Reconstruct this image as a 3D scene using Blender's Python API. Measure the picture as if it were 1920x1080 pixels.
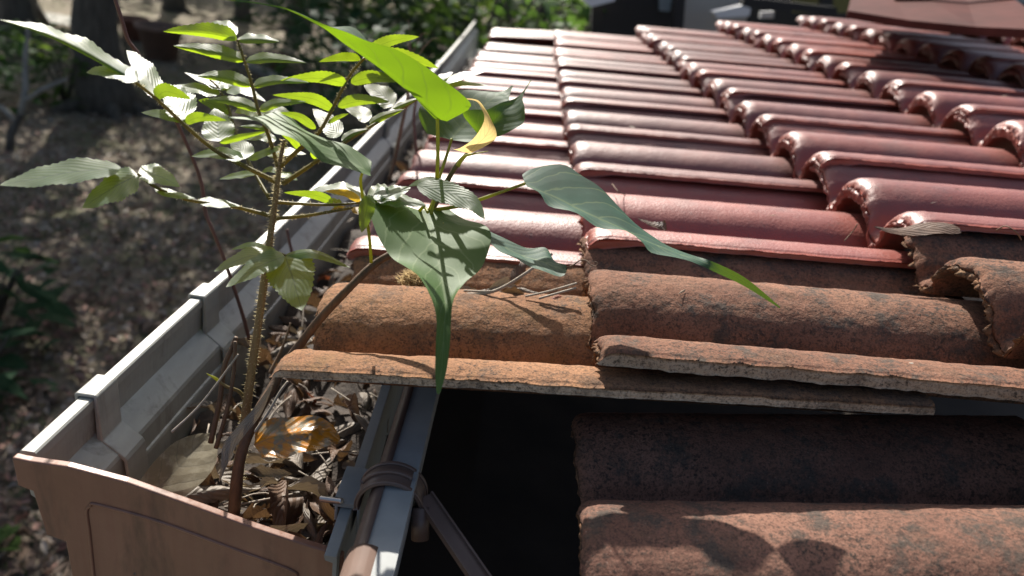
import bpy, bmesh, math, random
from mathutils import Vector, Matrix, noise
random.seed(7)
SC = bpy.context.scene
for o in list(bpy.data.objects): bpy.data.objects.remove(o)

# ------------------------------------------------------------------ camera
PITCH = math.radians(12)                      # slope of the tiled roof
CP, SP = math.cos(PITCH), math.sin(PITCH)
RF = Matrix(((CP, 0, -SP), (0, 1, 0), (SP, 0, CP)))      # roof frame -> world
FPX = 1326.0
_y, _p, _r = -.065, .435, .065
_F = Vector((math.sin(_y)*math.cos(_p), math.cos(_y)*math.cos(_p), -math.sin(_p)))
_R = Vector((math.cos(_y), -math.sin(_y), 0)); _D = _F.cross(_R)
_r1 = math.cos(_r)*_R + math.sin(_r)*_D; _d1 = -math.sin(_r)*_R + math.cos(_r)*_D
CF, CR, CD = RF @ _F, RF @ _r1, RF @ _d1
CC = RF @ Vector((.251, -.674, .306))
cam = bpy.data.cameras.new('camera'); camo = bpy.data.objects.new('camera', cam)
SC.collection.objects.link(camo); SC.camera = camo
m = Matrix((CR, -CD, -CF)).transposed().to_4x4(); m.translation = CC
camo.matrix_world = m
cam.sensor_width = 36; cam.lens = 36*FPX/1920; cam.clip_start = .02; cam.clip_end = 300
cam.dof.use_dof = True; cam.dof.focus_distance = .66; cam.dof.aperture_fstop = 4.4

# ------------------------------------------------------------------ light
SUN_EL, SUN_AZ = math.radians(39), math.radians(-17)      # azimuth from +Y, negative = towards -X
L = Vector((math.sin(SUN_AZ)*math.cos(SUN_EL), math.cos(SUN_AZ)*math.cos(SUN_EL), math.sin(SUN_EL)))
w = bpy.data.worlds.new('World'); SC.world = w; w.use_nodes = True
nt = w.node_tree
sky = nt.nodes.new('ShaderNodeTexSky'); sky.sky_type = 'NISHITA'; sky.sun_disc = False
sky.dust_density = 4.0; sky.ozone_density = 1.0; sky.sun_elevation = SUN_EL; sky.sun_rotation = SUN_AZ
nt.links.new(sky.outputs[0], nt.nodes['Background'].inputs[0])
nt.nodes['Background'].inputs[1].default_value = .08
sl = bpy.data.lights.new('sun', 'SUN'); sl.energy = 5.0; sl.angle = math.radians(.53); sl.color = (1, .95, .87)
so = bpy.data.objects.new('sun', sl); SC.collection.objects.link(so)
so.rotation_euler = (-L).to_track_quat('-Z', 'Y').to_euler()
SC.view_settings.view_transform = 'Standard'; SC.view_settings.look = 'None'
SC.view_settings.exposure = 1.0; SC.view_settings.gamma = 1
SC.view_settings.use_curve_mapping = False
SC.cycles.max_bounces = 8; SC.cycles.transparent_max_bounces = 6

# ------------------------------------------------------------------ helpers
COL = SC.collection
def tag(o, label=None, cat=None, group=None, kind=None):
    if label: o['label'] = label
    if cat: o['category'] = cat
    if group: o['group'] = group
    if kind: o['kind'] = kind
    return o
def empty(name, loc=(0, 0, 0), label=None, cat=None, group=None):
    o = bpy.data.objects.new(name, None); COL.objects.link(o); o.location = loc
    o.empty_display_size = .05
    return tag(o, label, cat, group)
def link(name, me, parent=None, loc=None):
    o = bpy.data.objects.new(name, me); COL.objects.link(o)
    if loc is not None: o.location = loc
    if parent is not None:
        o.parent = parent
        p = parent; off = Vector((0, 0, 0))
        while p is not None: off += p.location; p = p.parent
        if loc is None: o.location = -off
    return o
class MB:
    def __init__(s): s.v = []; s.f = []; s.uv = {}; s.mi = []
    def add(s, vs, fs, mi=0):
        b = len(s.v); s.v += [tuple(v) for v in vs]
        s.f += [tuple(b+i for i in f) for f in fs]; s.mi += [mi]*len(fs)
        return b
    def box(s, c, sx, sy, sz, rot=None):
        vs = []
        for z in (-1, 1):
            for y in (-1, 1):
                for x in (-1, 1):
                    p = Vector((x*sx/2, y*sy/2, z*sz/2))
                    if rot is not None: p = rot @ p
                    vs.append(Vector(c)+p)
        s.add(vs, [(0, 2, 3, 1), (4, 5, 7, 6), (0, 1, 5, 4), (2, 6, 7, 3), (0, 4, 6, 2), (1, 3, 7, 5)])
    def tube(s, pts, rs, n=8, cap=True, mi=0):
        pts = [Vector(p) for p in pts]
        if not hasattr(rs, '__len__'): rs = [rs]*len(pts)
        up = Vector((.3, .2, .93)); rings = []
        for i, p in enumerate(pts):
            t = (pts[min(i+1, len(pts)-1)]-pts[max(i-1, 0)]).normalized()
            a = t.cross(up)
            if a.length < 1e-4: a = t.cross(Vector((1, 0, 0)))
            a.normalize(); b = t.cross(a)
            rings.append([p+(a*math.cos(q)+b*math.sin(q))*rs[i] for q in [2*math.pi*k/n for k in range(n)]])
        vs = [v for r in rings for v in r]; fs = []
        for i in range(len(pts)-1):
            for k in range(n):
                fs.append((i*n+k, i*n+(k+1) % n, (i+1)*n+(k+1) % n, (i+1)*n+k))
        if cap: fs += [tuple(range(n))[::-1], tuple((len(pts)-1)*n+k for k in range(n))]
        s.add(vs, fs, mi)
    def mesh(s, name, mats, smooth=True):
        me = bpy.data.meshes.new(name); me.from_pydata(s.v, [], s.f)
        for mt in (mats if isinstance(mats, (list, tuple)) else [mats]): me.materials.append(mt)
        if s.mi and any(s.mi): me.polygons.foreach_set('material_index', s.mi)
        me.polygons.foreach_set('use_smooth', [smooth]*len(s.f)); me.update()
        return me
    def build(s, name, mats, parent=None, smooth=True): return link(name, s.mesh(name, mats, smooth), parent)
def at(px, py, dep): return CC + (CF + CR*((px-960)/FPX) + CD*((py-540)/FPX))*dep
def aty(px, py, y):
    v = CF + CR*((px-960)/FPX) + CD*((py-540)/FPX); return CC + v*((y-CC.y)/v.y)
def atz(px, py, z):
    v = CF + CR*((px-960)/FPX) + CD*((py-540)/FPX); return CC + v*((z-CC.z)/v.z)
def roofp(px, py, h):
    n = RF.col[2]; v = CF + CR*((px-960)/FPX) + CD*((py-540)/FPX); return CC + v*((h-n.dot(CC))/n.dot(v))
def spline(pts, n):
    """smooth resample of a polyline of tuples"""
    pts = [tuple(p) for p in pts]; out = []; m_ = len(pts)-1; k = len(pts[0])
    for i in range(n):
        t = i/(n-1)*m_; a = min(int(t), m_-1); u = t-a
        p0, p1, p2, p3 = pts[max(a-1, 0)], pts[a], pts[a+1], pts[min(a+2, m_)]
        out.append(tuple(.5*((2*p1[c])+(-p0[c]+p2[c])*u+(2*p0[c]-5*p1[c]+4*p2[c]-p3[c])*u*u+(-p0[c]+3*p1[c]-3*p2[c]+p3[c])*u**3) for c in range(k)))
    return out
def interp(t, xs, ys):
    if t <= xs[0]: return ys[0]
    for i in range(len(xs)-1):
        if t <= xs[i+1]: return ys[i]+(ys[i+1]-ys[i])*(t-xs[i])/(xs[i+1]-xs[i])
    return ys[-1]

# ------------------------------------------------------------------ materials
class NT:
    def __init__(s, name):
        s.m = bpy.data.materials.new(name); s.m.use_nodes = True; s.t = s.m.node_tree
        s.b = s.t.nodes['Principled BSDF']; s.out = s.t.nodes['Material Output']
    def n(s, ty, **k):
        nd = s.t.nodes.new(ty)
        for a, v in k.items():
            if a.startswith('i_'): nd.inputs[int(a[2:])].default_value = v
            else: setattr(nd, a, v)
        return nd
    def l(s, a, b): s.t.links.new(a, b)
    def coord(s, rand=True, kind='Object', scale=None):
        c = s.n('ShaderNodeTexCoord').outputs[kind]
        if scale is not None:
            mm = s.n('ShaderNodeMapping'); mm.inputs['Scale'].default_value = scale; s.l(c, mm.inputs[0]); c = mm.outputs[0]
        if rand:
            oi = s.n('ShaderNodeObjectInfo'); mu = s.n('ShaderNodeMath', operation='MULTIPLY'); mu.inputs[1].default_value = 37.
            s.l(oi.outputs['Random'], mu.inputs[0]); ad = s.n('ShaderNodeVectorMath', operation='ADD')
            s.l(c, ad.inputs[0]); s.l(mu.outputs[0], ad.inputs[1]); c = ad.outputs[0]
        return c
    def noise(s, co, scale, detail=4, rough=.55, dist=0):
        nd = s.n('ShaderNodeTexNoise'); nd.inputs['Scale'].default_value = scale; nd.inputs['Detail'].default_value = detail
        nd.inputs['Roughness'].default_value = rough; nd.inputs['Distortion'].default_value = dist; s.l(co, nd.inputs['Vector']); return nd.outputs['Fac']
    def ramp(s, fac, stops, interp='LINEAR'):
        r = s.n('ShaderNodeValToRGB'); r.color_ramp.interpolation = interp; e = r.color_ramp.elements
        while len(e) < len(stops): e.new(.5)
        for q, (p, c) in zip(e, stops):
            q.position = p; q.color = (c, c, c, 1) if not hasattr(c, '__len__') else tuple(c)+(1,)
        s.l(fac, r.inputs[0]); return r.outputs[0]
    def mix(s, f, a, b, mode='MIX'):
        x = s.n('ShaderNodeMix', data_type='RGBA', blend_type=mode)
        for v, i in ((f, 0), (a, 6), (b, 7)):
            if hasattr(v, 'links') or hasattr(v, 'is_linked'): s.l(v, x.inputs[i])
            else: x.inputs[i].default_value = v if i == 0 else (tuple(v)+(1,))
        return x.outputs[2]
    def bump(s, h, strength=.5, dist=.001, prev=None):
        b = s.n('ShaderNodeBump'); b.inputs['Strength'].default_value = strength; b.inputs['Distance'].default_value = dist
        s.l(h, b.inputs['Height'])
        if prev is not None: s.l(prev, b.inputs['Normal'])
        s.l(b.outputs[0], s.b.inputs['Normal']); return b.outputs[0]
    def set(s, **k):
        for a, v in k.items():
            i = s.b.inputs[a.replace('_', ' ')]
            if hasattr(v, 'is_linked'): s.l(v, i)
            else: i.default_value = (tuple(v)+(1,)) if hasattr(v, '__len__') else v
        return s
def m_paint():
    a = NT('red_gloss_paint'); c = a.coord()
    n1 = a.noise(c, 14, 5); n2 = a.noise(c, 120, 3); n3 = a.noise(c, 5, 3)
    col = a.ramp(n1, [(.3, (.155, .036, .027)), (.7, (.228, .056, .039))])
    oi = a.n('ShaderNodeObjectInfo')
    v = a.ramp(oi.outputs['Random'], [(0, (.62, .66, .68)), (.5, (.95, .95, .95)), (1, (1.15, 1.05, 1.0))])
    col = a.mix(1, col, v, 'MULTIPLY')
    dirt = a.ramp(a.noise(c, 11, 6, .75), [(.50, 0), (.70, .55)])
    col = a.mix(dirt, col, (.085, .042, .034))
    col = a.mix(a.ramp(a.noise(c, 70, 4, .7), [(.60, 0), (.72, .5)]), col, (.055, .035, .028))
    a.set(Base_Color=col, Roughness=a.ramp(n1, [(.3, .43), (.7, .56)]), Specular_IOR_Level=.8)
    b1 = a.bump(a.noise(c, 240, 3), .6, .0010); a.bump(a.noise(c, 420, 2), .45, .0007, b1)
    return a.m
def m_concrete(name, lo, hi, lichen, dark=(.028, .024, .020), speck=.5, b=1.0):
    a = NT(name); c = a.coord()
    n1 = a.noise(c, 9, 5, .6); n2 = a.noise(c, 230, 5, .7); n5 = a.noise(c, 110, 4, .65); n3 = a.noise(c, 520, 3, .6); n4 = a.noise(c, 30, 4, .7)
    col = a.ramp(n1, [(.28, lo), (.72, hi)])
    col = a.mix(a.ramp(n4, [(.5, 0), (.68, .55)]), col, lichen)
    s1 = a.ramp(n2, [(.50+.05*(1-speck), 0), (.60+.05*(1-speck), .9)])
    s2 = a.ramp(a.noise(c, 13, 5, .75), [(.36, .10), (.60, 1)])
    pt = a.ramp(a.noise(c, 21, 6, .8), [(.51, 0), (.61, .85*speck)])
    mm = a.n('ShaderNodeMath', operation='MULTIPLY'); a.l(s1, mm.inputs[0]); a.l(s2, mm.inputs[1])
    col = a.mix(mm.outputs[0], col, dark); col = a.mix(pt, col, tuple(x*2.2 for x in dark))
    col = a.mix(a.ramp(n3, [(.36, .55), (.5, 0)]), col, dark)
    col = a.mix(a.ramp(n3, [(.66, 0), (.76, .45)]), col, (.42, .34, .28))
    a.set(Base_Color=col, Roughness=.93, Specular_IOR_Level=.25)
    b1 = a.bump(n5, .6*b, .0035); b2 = a.bump(n2, .6*b, .0016, b1)
    return a.m
def m_simple(name, col, col2=None, scale=20, rough=.6, metal=0, bump=0, bscale=80, bdist=.001, stretch=None, spec=.5):
    a = NT(name); c = a.coord(scale=stretch); n1 = a.noise(c, scale, 5, .6)
    cc = a.ramp(n1, [(.3, col), (.7, col2 or col)])
    a.set(Base_Color=cc, Roughness=rough, Metallic=metal, Specular_IOR_Level=spec)
    if bump: a.bump(a.noise(c, bscale, 4), bump, bdist)
    return a.m
def m_leaf(name, top, under, trans, rough=.42, veins=9, slope=.55, vb=.3, tmix=.42, bright=1.35, sheen=0, spec=.5, blotch=None, vtint=2.1, vmix=.4, vtr=.6):
    """UV: x across (-1..1 mapped 0..1), y along the blade"""
    a = NT(name); uv = a.n('ShaderNodeUVMap').outputs[0]; sp = a.n('ShaderNodeSeparateXYZ'); a.l(uv, sp.inputs[0])
    def M(op, x, y=None, z=None):
        q = a.n('ShaderNodeMath', operation=op)
        for i, v in enumerate((x, y, z)):
            if v is None: continue
            if hasattr(v, 'is_linked'): a.l(v, q.inputs[i])
            else: q.inputs[i].default_value = v
        return q.outputs[0]
    u = M('ABSOLUTE', M('SUBTRACT', M('MULTIPLY', sp.outputs[0], 2), 1))
    c = a.coord()
    wob = M('MULTIPLY', M('SUBTRACT', a.noise(c, 60, 2), .5), .05)
    ph = M('ADD', M('MULTIPLY', M('SUBTRACT', sp.outputs[1], M('MULTIPLY', M('POWER', u, 1.25), slope*.35)), veins), M('MULTIPLY', wob, veins))
    tri = M('ABSOLUTE', M('SUBTRACT', M('FRACT', ph), .5))          # 0.5 at vein, 0 between
    vein = a.ramp(tri, [(.44, 0), (.485, 1)]); rid = a.ramp(u, [(.02, 1), (.055, 0)])
    vm = M('MAXIMUM', vein, rid)
    quilt = a.ramp(tri, [(0, 1), (.46, .15), (.5, 0)])
    fine = a.noise(c, 900, 3)
    geo = a.n('ShaderNodeNewGeometry')
    tv = a.ramp(a.noise(c, 40, 4), [(.3, tuple(x*.72 for x in top)), (.7, tuple(x*1.2 for x in top))])
    if blotch: tv = a.mix(a.ramp(a.noise(c, 55, 5, .7), [(.45, 0), (.55, 1)]), tv, blotch)
    base = a.mix(geo.outputs['Backfacing'], tv, under)
    base = a.mix(M('MULTIPLY', vm, vmix), base, (.15, .20, .085) if vtint > 1 else tuple(x*vtint for x in top))
    a.set(Base_Color=base, Roughness=rough, Specular_IOR_Level=spec if 'shrub' not in name and 'tree' not in name else .06)
    if sheen: a.set(Sheen_Weight=sheen, Sheen_Roughness=.5)
    h = M('ADD', M('MULTIPLY', quilt, .8), M('MULTIPLY', fine, .18)); a.bump(h, vb, .0016)
    tr = a.n('ShaderNodeBsdfTranslucent'); tcol = a.mix(M('MULTIPLY', vm, .85), trans, tuple(x*vtr for x in trans))
    oi = a.n('ShaderNodeObjectInfo'); tcol = a.mix(1, tcol, a.ramp(oi.outputs['Random'], [(0, .8*bright), (1, 1.2*bright)]), 'MULTIPLY')
    a.l(tcol, tr.inputs[0])
    mx = a.n('ShaderNodeMixShader'); mx.inputs[0].default_value = tmix
    a.l(a.b.outputs[0], mx.inputs[1]); a.l(tr.outputs[0], mx.inputs[2]); a.l(mx.outputs[0], a.out.inputs[0])
    return a.m
PAINT = m_paint()
BARE = m_concrete('bare_orange_concrete', (.18, .085, .043), (.33, .172, .092), (.15, .09, .04), speck=.6)
BARE2 = m_concrete('weathered_brown_concrete', (.135, .062, .040), (.255, .128, .080), (.10, .065, .04), speck=1.0)
DARKT = m_concrete('old_dark_red_concrete', (.125, .060, .043), (.235, .122, .084), (.10, .06, .042), speck=1.0, b=.8)
RAWC = m_concrete('raw_broken_concrete', (.36, .28, .20), (.55, .45, .33), (.30, .20, .13), speck=.6)
MOSSY = m_concrete('mossy_rough_edge', (.12, .06, .03), (.30, .16, .09), (.20, .13, .07), speck=.8, b=1.4)
GALV = m_simple('grey_gutter_paint', (.25, .25, .225), (.36, .36, .325), 9, .42, .1, .12, 60, .0005, stretch=(3, 1, 3), spec=.6)
GALV2 = m_simple('grey_blue_metal', (.22, .228, .222), (.31, .318, .308), 14, .6, 0, .12, 90, .0004, spec=.3)
BROWNP = m_simple('brown_plastic', (.185, .084, .052), (.25, .122, .080), 14, .38, 0, .25, 50, .0008, spec=.6)
def stain(mat, col, scale, stretch, lo=.55, hi=.72, amt=.6):
    t = mat.node_tree; a = NT.__new__(NT); a.m = mat; a.t = t; a.b = t.nodes['Principled BSDF']
    src = a.b.inputs['Base Color'].links[0].from_socket; c = a.coord(False, scale=stretch)
    n = a.noise(c, scale, 6, .7, .4); a.set(Base_Color=a.mix(a.ramp(n, [(lo, 0), (hi, amt)]), src, col))
    n2 = a.noise(a.coord(False, scale=(stretch[0]*5, stretch[1]*5, stretch[2]*.6)), scale*2, 3, .6)
    rr_ = a.b.inputs['Roughness'].default_value
    a.set(Roughness=a.ramp(n2, [(.35, rr_-.08), (.65, rr_+.14)]))
stain(GALV, (.07, .055, .04), 16, (1.5, 1.5, .45)); stain(BROWNP, (.055, .03, .022), 14, (1.2, 1, .35), .54, .7, .7)
BROWND = m_simple('dark_brown_plastic', (.10, .066, .052), (.15, .10, .08), 18, .42, 0, .2, 60, .0006)
ZINC = m_simple('zinc', (.5, .5, .5), (.6, .6, .6), 30, .3, .9)
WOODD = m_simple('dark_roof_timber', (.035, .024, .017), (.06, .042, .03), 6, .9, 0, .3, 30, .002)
BARKG = m_simple('green_brown_stem', (.14, .085, .035), (.22, .16, .065), 60, .6, 0, .5, 160, .0008, stretch=(3, 3, .4))
BARKB = m_simple('brown_fig_bark', (.05, .028, .016), (.125, .068, .033), 70, .6, 0, .6, 150, .001, stretch=(3, 3, .5))
BARKO = m_simple('olive_fig_bark', (.075, .06, .02), (.16, .12, .04), 50, .5, 0, .4, 120, .0007)
REDST = m_simple('dark_red_stem', (.075, .028, .018), (.14, .055, .035), 50, .45, 0, .3, 120, .0006)
TWIG = m_simple('dry_grey_twig', (.22, .18, .14), (.38, .33, .27), 60, .8, 0, .4, 150, .0006, stretch=(2, 2, .4))
TWIGB = m_simple('dry_brown_twig', (.10, .06, .035), (.20, .13, .08), 60, .8, 0, .4, 150, .0006)
def m_stemtrans(name, col, tr):
    a = NT(name); a.set(Base_Color=col, Roughness=.45)
    t = a.n('ShaderNodeBsdfTranslucent'); t.inputs[0].default_value = tuple(tr)+(1,)
    x = a.n('ShaderNodeMixShader'); x.inputs[0].default_value = .45
    a.l(a.b.outputs[0], x.inputs[1]); a.l(t.outputs[0], x.inputs[2]); a.l(x.outputs[0], a.out.inputs[0]); return a.m
STALK = m_stemtrans('yellow_green_stalk', (.26, .27, .035), (.5, .5, .06))
RACH = m_stemtrans('olive_hairy_stalk', (.13, .12, .025), (.35, .27, .05))
HAIR = m_stemtrans('pale_hair', (.5, .45, .30), (.9, .8, .5))
HLEAF = m_leaf('hairy_leaflet', (.024, .068, .028), (.06, .11, .03), (.44, .63, .015), .44, 9, 1.3, .14, .42, 1.2, .2, .6, None, .45, .6, .55)
FIG = m_leaf('smooth_fig_leaf', (.022, .066, .040), (.05, .10, .025), (.25, .43, .010), .58, 9, .7, .10, .28, 1.15, 0, .16, None, 3.2, .55, .75)
FIGD = m_leaf('front_lit_fig_leaf', (.023, .070, .046), (.05, .10, .025), (.20, .34, .02), .56, 9, .7, .10, .12, 1, 0, .2, None, 3.0, .55, .75)
FIGY = m_leaf('young_yellow_leaf', (.46, .30, .075), (.55, .38, .12), (1.0, .74, .30), .45, 10, .7, .3, .4, 1.2)
ORANGEL = m_leaf('orange_green_leaflet', (.30, .20, .04), (.35, .22, .05), (.62, .40, .03), .45, 8, 1.2, .5, .42, 1.2)
DEAD = m_leaf('dead_brown_leaf', (.105, .060, .036), (.12, .075, .048), (.22, .12, .05), .62, 9, .8, .6, .15, .8, vtint=.5)
DEADG = m_leaf('dead_grey_leaf', (.20, .165, .13), (.24, .20, .16), (.25, .18, .10), .6, 9, .8, .6, .15, .8, vtint=.5)
DEADR = m_leaf('dead_red_leaf', (.22, .06, .025), (.2, .07, .03), (.4, .1, .03), .6, 9, .8, .6, .2, .8, vtint=.5)
DEADY = m_leaf('orange_blotched_leaf', (.21, .18, .12), (.4, .20, .03), (.6, .3, .03), .30, 8, .8, .5, .15, .9, 0, .6, blotch=(.50, .19, .010), vtint=.6)
OLIVED = m_leaf('pale_olive_dead_leaf', (.20, .175, .12), (.18, .16, .11), (.2, .16, .06), .75, 6, .6, .35, .12, .8, 0, .3, (.14, .118, .075), .45)

# ------------------------------------------------------------------ roof tiles
LAPT = .0085
def roll(d, hw=.0625):
    d = abs(d)
    if d >= hw+.008: return 0
    f = .004*max(0, 1-abs(d-hw)/.008)**2             # small fillet at the foot
    if d >= hw: return f
    return max(f, .05*(1-(d/hw)**2.15)**.56)
def prof_y(nroll, full=True, near=-.172, far=.172):
    ys = []; n = nroll
    return [near+(far-near)*i/(n-1) for i in range(n)]
def prof(y):
    """top height of one tile across its width: overlap roll at -.15, full roll at 0, underlap roll at +.15"""
    if y < -.075: return -.05+roll(y+.15)*1.03, LAPT
    if y > .075: return -.05+roll(y-.15)*.99-(LAPT+.001)*min(1, (y-.075)/.03), .012
    return -.05+roll(y), .019
def tile_mesh(name, mats, nx, ny, length=.43, rough=0, edge=.003, seed=0, near=-.169, far=.170, nearjag=0, tailjag=None, fine=0, nr=.018, tailth=0):
    rnd = random.Random(seed); off = Vector((seed*3.7, seed*1.3, 0))
    ys = []
    for i in range(ny): ys.append(near+(far-near)*i/(ny-1))
    xs = [0, .06*nr, .23*nr, .5*nr, nr] + [nr+(length-nr)*((i+1)/(nx-5))**1.1 for i in range(nx-5)]
    nose = [.62*nr, .42*nr, .215*nr, .06*nr, 0]
    top = []; bot = []
    tj = edge if tailjag is None else tailjag
    for i, x in enumerate(xs):
        for k, y in enumerate(ys):
            n, th = prof(y)
            yy = y; xx = x
            if i < 5:
                n -= nose[i]
                xx += tj*noise.noise(Vector((y*55, n*55, 0))+off)*(1-x/.011)
                xx += tj*.6*noise.noise(Vector((y*190, n*190, 5))+off)*(1-x/.011)
            if k < 2 and nearjag:
                yy += nearjag*(noise.noise(Vector((x*28, 3, 1))+off)+.6*noise.noise(Vector((x*110, 7, 1))+off))*(1 if k == 0 else .6)
                if k == 0: n -= .002
            dz = 0
            if rough:
                dz += rough*noise.noise(Vector((x*60, y*60, 2))+off)
                if fine: dz += fine*noise.noise(Vector((x*210, y*210, 9))+off)+fine*.6*noise.noise(Vector((x*480, y*480, 4))+off)
            top.append(Vector((xx, yy, n+dz-.135*x)))
            e = 0
            if i == 0: e = tj*.7*noise.noise(Vector((y*120, 11, 2))+off)
            en = 0
            if k == 0 and nearjag: en = nearjag*.8*noise.noise(Vector((x*90, 17, 2))+off)
            bot.append(Vector((xx+.0015+e if i == 0 else xx, yy+(en if k == 0 else 0), prof(y)[0]-th-tailth*max(0, 1-max(0, x)/.06)-.135*x)))
    NXX, NY = len(xs), ny; mb = MB()
    fs = []; mi = []
    def T(i, k): return i*NY+k
    N0 = NXX*NY
    for i in range(NXX-1):
        for k in range(NY-1):
            fs.append((T(i, k), T(i+1, k), T(i+1, k+1), T(i, k+1))); mi.append(0)
            fs.append((N0+T(i, k), N0+T(i, k+1), N0+T(i+1, k+1), N0+T(i+1, k))); mi.append(1)
    vs = top+bot
    # tail end: rough ring of extra points between top and bottom
    def strip(a, b, jag, sub, m_, flip, dirv):
        rows = [a]
        for q in range(1, sub):
            r = []
            for s_ in range(len(a)):
                p = vs[a[s_]].lerp(vs[b[s_]], q/sub)
                j = jag*(noise.noise(p*150+off)+.7*noise.noise(p*420+off))+jag*.4
                vs.append(p+dirv*j); r.append(len(vs)-1)
            rows.append(r)
        rows.append(b)
        for q in range(len(rows)-1):
            for s_ in range(len(a)-1):
                f = (rows[q][s_], rows[q][s_+1], rows[q+1][s_+1], rows[q+1][s_])
                fs.append(f[::-1] if flip else f); mi.append(m_)
    sub = 4 if fine else 2
    strip([T(0, k) for k in range(NY)], [N0+T(0, k) for k in range(NY)], tj*.9, sub, 2, True, Vector((-1, 0, 0)))
    strip([T(NXX-1, k) for k in range(NY)], [N0+T(NXX-1, k) for k in range(NY)], 0, 1, 1, False, Vector((1, 0, 0)))
    strip([T(i, 0) for i in range(NXX)], [N0+T(i, 0) for i in range(NXX)], max(nearjag*.5, .0004), sub, 3, False, Vector((0, -1, 0)))
    strip([T(i, NY-1) for i in range(NXX)], [N0+T(i, NY-1) for i in range(NXX)], 0, 1, 1, True, Vector((0, 1, 0)))
    mb.v = [tuple(v) for v in vs]; mb.f = fs; mb.mi = mi
    return mb.mesh(name, mats)
COLX = [0, .288, .675, 1.055, 1.42, 1.79, 2.16]
roof = empty('tiled_roof', (0, 0, 0), 'low-pitched roof of red painted and bare brown barrel tiles above the gutter', 'roof')
PM = [tile_mesh('painted_tile_mesh', [PAINT, PAINT, PAINT, PAINT], 16, 91, seed=s, edge=.0035, nearjag=.0012, rough=.0006, nr=.027, tailth=.013) for s in (1, 2, 3)]
PMN = [tile_mesh('painted_tile_fine_mesh', [PAINT, PAINT, PAINT, PAINT], 60, 140, seed=s, edge=.0045, nearjag=.0018, rough=.0004, fine=.0002, nr=.027, tailth=.013) for s in (11, 12)]
rr = random.Random(3)
def place(me, x, y, n, tilt=(0, 0, 0), label=None):
    o = link('roof_tile', me, roof)
    R = RF.to_4x4() @ Matrix.Translation((x, y, n)) @ Matrix.Rotation(tilt[2], 4, 'Z') @ Matrix.Rotation(tilt[1], 4, 'Y') @ Matrix.Rotation(tilt[0], 4, 'X')
    o.matrix_world = R; o.matrix_basis = R
    if label: o['label'] = label
    return o
for c in range(7):
    for k in range(10):
        if k == 0 and c < 3: continue
        me = rr.choice(PMN if (k <= 3 and c <= 3) else PM)
        t = (rr.gauss(0, .004), rr.gauss(0, .003), rr.gauss(0, .003))
        n = rr.gauss(0, .0012)
        if c == 0 and k == 9: t = (.03, -.03, .03); n = .022
        place(me, COLX[c]+rr.gauss(0, .004), .3*k+rr.gauss(0, .002), n, t)
HI = dict(nx=120, ny=150); LAPT = .016
LAPT = .0105
place(tile_mesh('bare_tile_eave_mesh', [BARE, BARE, BARE, RAWC], rough=.0013, fine=.0006, edge=.004, nearjag=.0016, seed=21, near=-.160, length=.565, **HI), .004, 0, 0, (0, -.03, 0), 'bare orange-brown tile at the eave with a broken pale edge')
LAPT = .015
place(tile_mesh('bare_tile_middle_mesh', [BARE2, BARE2, MOSSY, RAWC], rough=.0012, fine=.0006, edge=.005, nearjag=.0028, seed=22, near=-.160, **HI), COLX[1], .008, .001, (0, 0, 0), 'bare brown tile with ragged broken edge, second course')
place(tile_mesh('bare_tile_upper_mesh', [BARE2, BARE2, MOSSY, MOSSY], rough=.0012, fine=.0006, edge=.008, nearjag=.003, seed=23, **HI), COLX[2], .005, 0, (0, 0, 0), 'bare brown tile with mossy crumbling end, third course')
place(tile_mesh('fallen_tile_mesh', [DARKT, DARKT, MOSSY, DARKT], rough=.0009, fine=.0005, edge=.003, seed=24, near=-.172, far=.178, **HI), COLX[1]-.026, -.260, -.088, (0, -.092, 0), 'dark bare tile slipped down beside the open hole')
LAPT = .0085
BM = tile_mesh('bare_tile_outer_mesh', [BARE2, BARE2, MOSSY, RAWC], 40, 110, rough=.001, fine=.0004, edge=.005, nearjag=.002, seed=25)
for c in (2, 3): place(BM, COLX[c], -.33, -.004)  # tiles outside the view, added to keep light out of the hole
place(BM, COLX[1]+.01, -.66, -.05)

# ------------------------------------------------------------------ gutter
GY = [-.216, -.11, .06, .18, .42, .66, 1.0, 1.36, 1.7, 2.05, 2.5, 3.0, 3.55, 4.2]
GX = [-.185, -.182, -.176, -.168, -.163, -.160, -.160, -.160, -.157, -.154, -.158, -.164, -.172, -.185]
def gx(y): return interp(y, GY, GX)
gut = empty('rain_gutter', (-.05, -.2, -.25), 'grey box gutter with brown end cap, filled with dry leaves', 'gutter')
def sweep(prof, y0, y1, n, off=gx, zf=None):
    mb = MB(); ys = [y0+(y1-y0)*i/(n-1) for i in range(n)]; P = len(prof); vs = []
    for y in ys:
        for (dx, z) in prof: vs.append((off(y)+dx, y, z+(zf(y) if zf else 0)))
    fs = []
    for i in range(n-1):
        for k in range(P):
            fs.append((i*P+k, i*P+(k+1) % P, (i+1)*P+(k+1) % P, (i+1)*P+k))
    fs += [tuple(range(P))[::-1], tuple((n-1)*P+k for k in range(P))]
    mb.add(vs, fs); return mb
OW = [(0, -.090), (0, -.0815), (.0015, -.080), (.012, -.080), (.0135, -.0815), (.0135, -.090), (.0115, -.0915), (.0095, -.123), (.032, -.142), (.0335, -.146), (.034, -.168), (.036, -.169), (.037, -.172), (.040, -.262), (.036, -.266), (.030, -.172), (.028, -.148), (.003, -.128)]
w_ = sweep(OW, -.214, 4.2, 60); o = w_.build('outer_wall', GALV, gut, smooth=False)
IW = [(.0775, -.128), (.0775, -.1265), (.0875, -.1265), (.0885, -.128), (.0885, -.27), (.0855, -.27), (.085, -.134), (.0785, -.132)]
sweep(IW, -.236, 3.4, 40, lambda y: -.004*min(1, max(0, y+.2)/.4), lambda y: .028*max(0, min(1, (y+.236)/.6))).build('back_wall', GALV2, gut, smooth=False)
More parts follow.
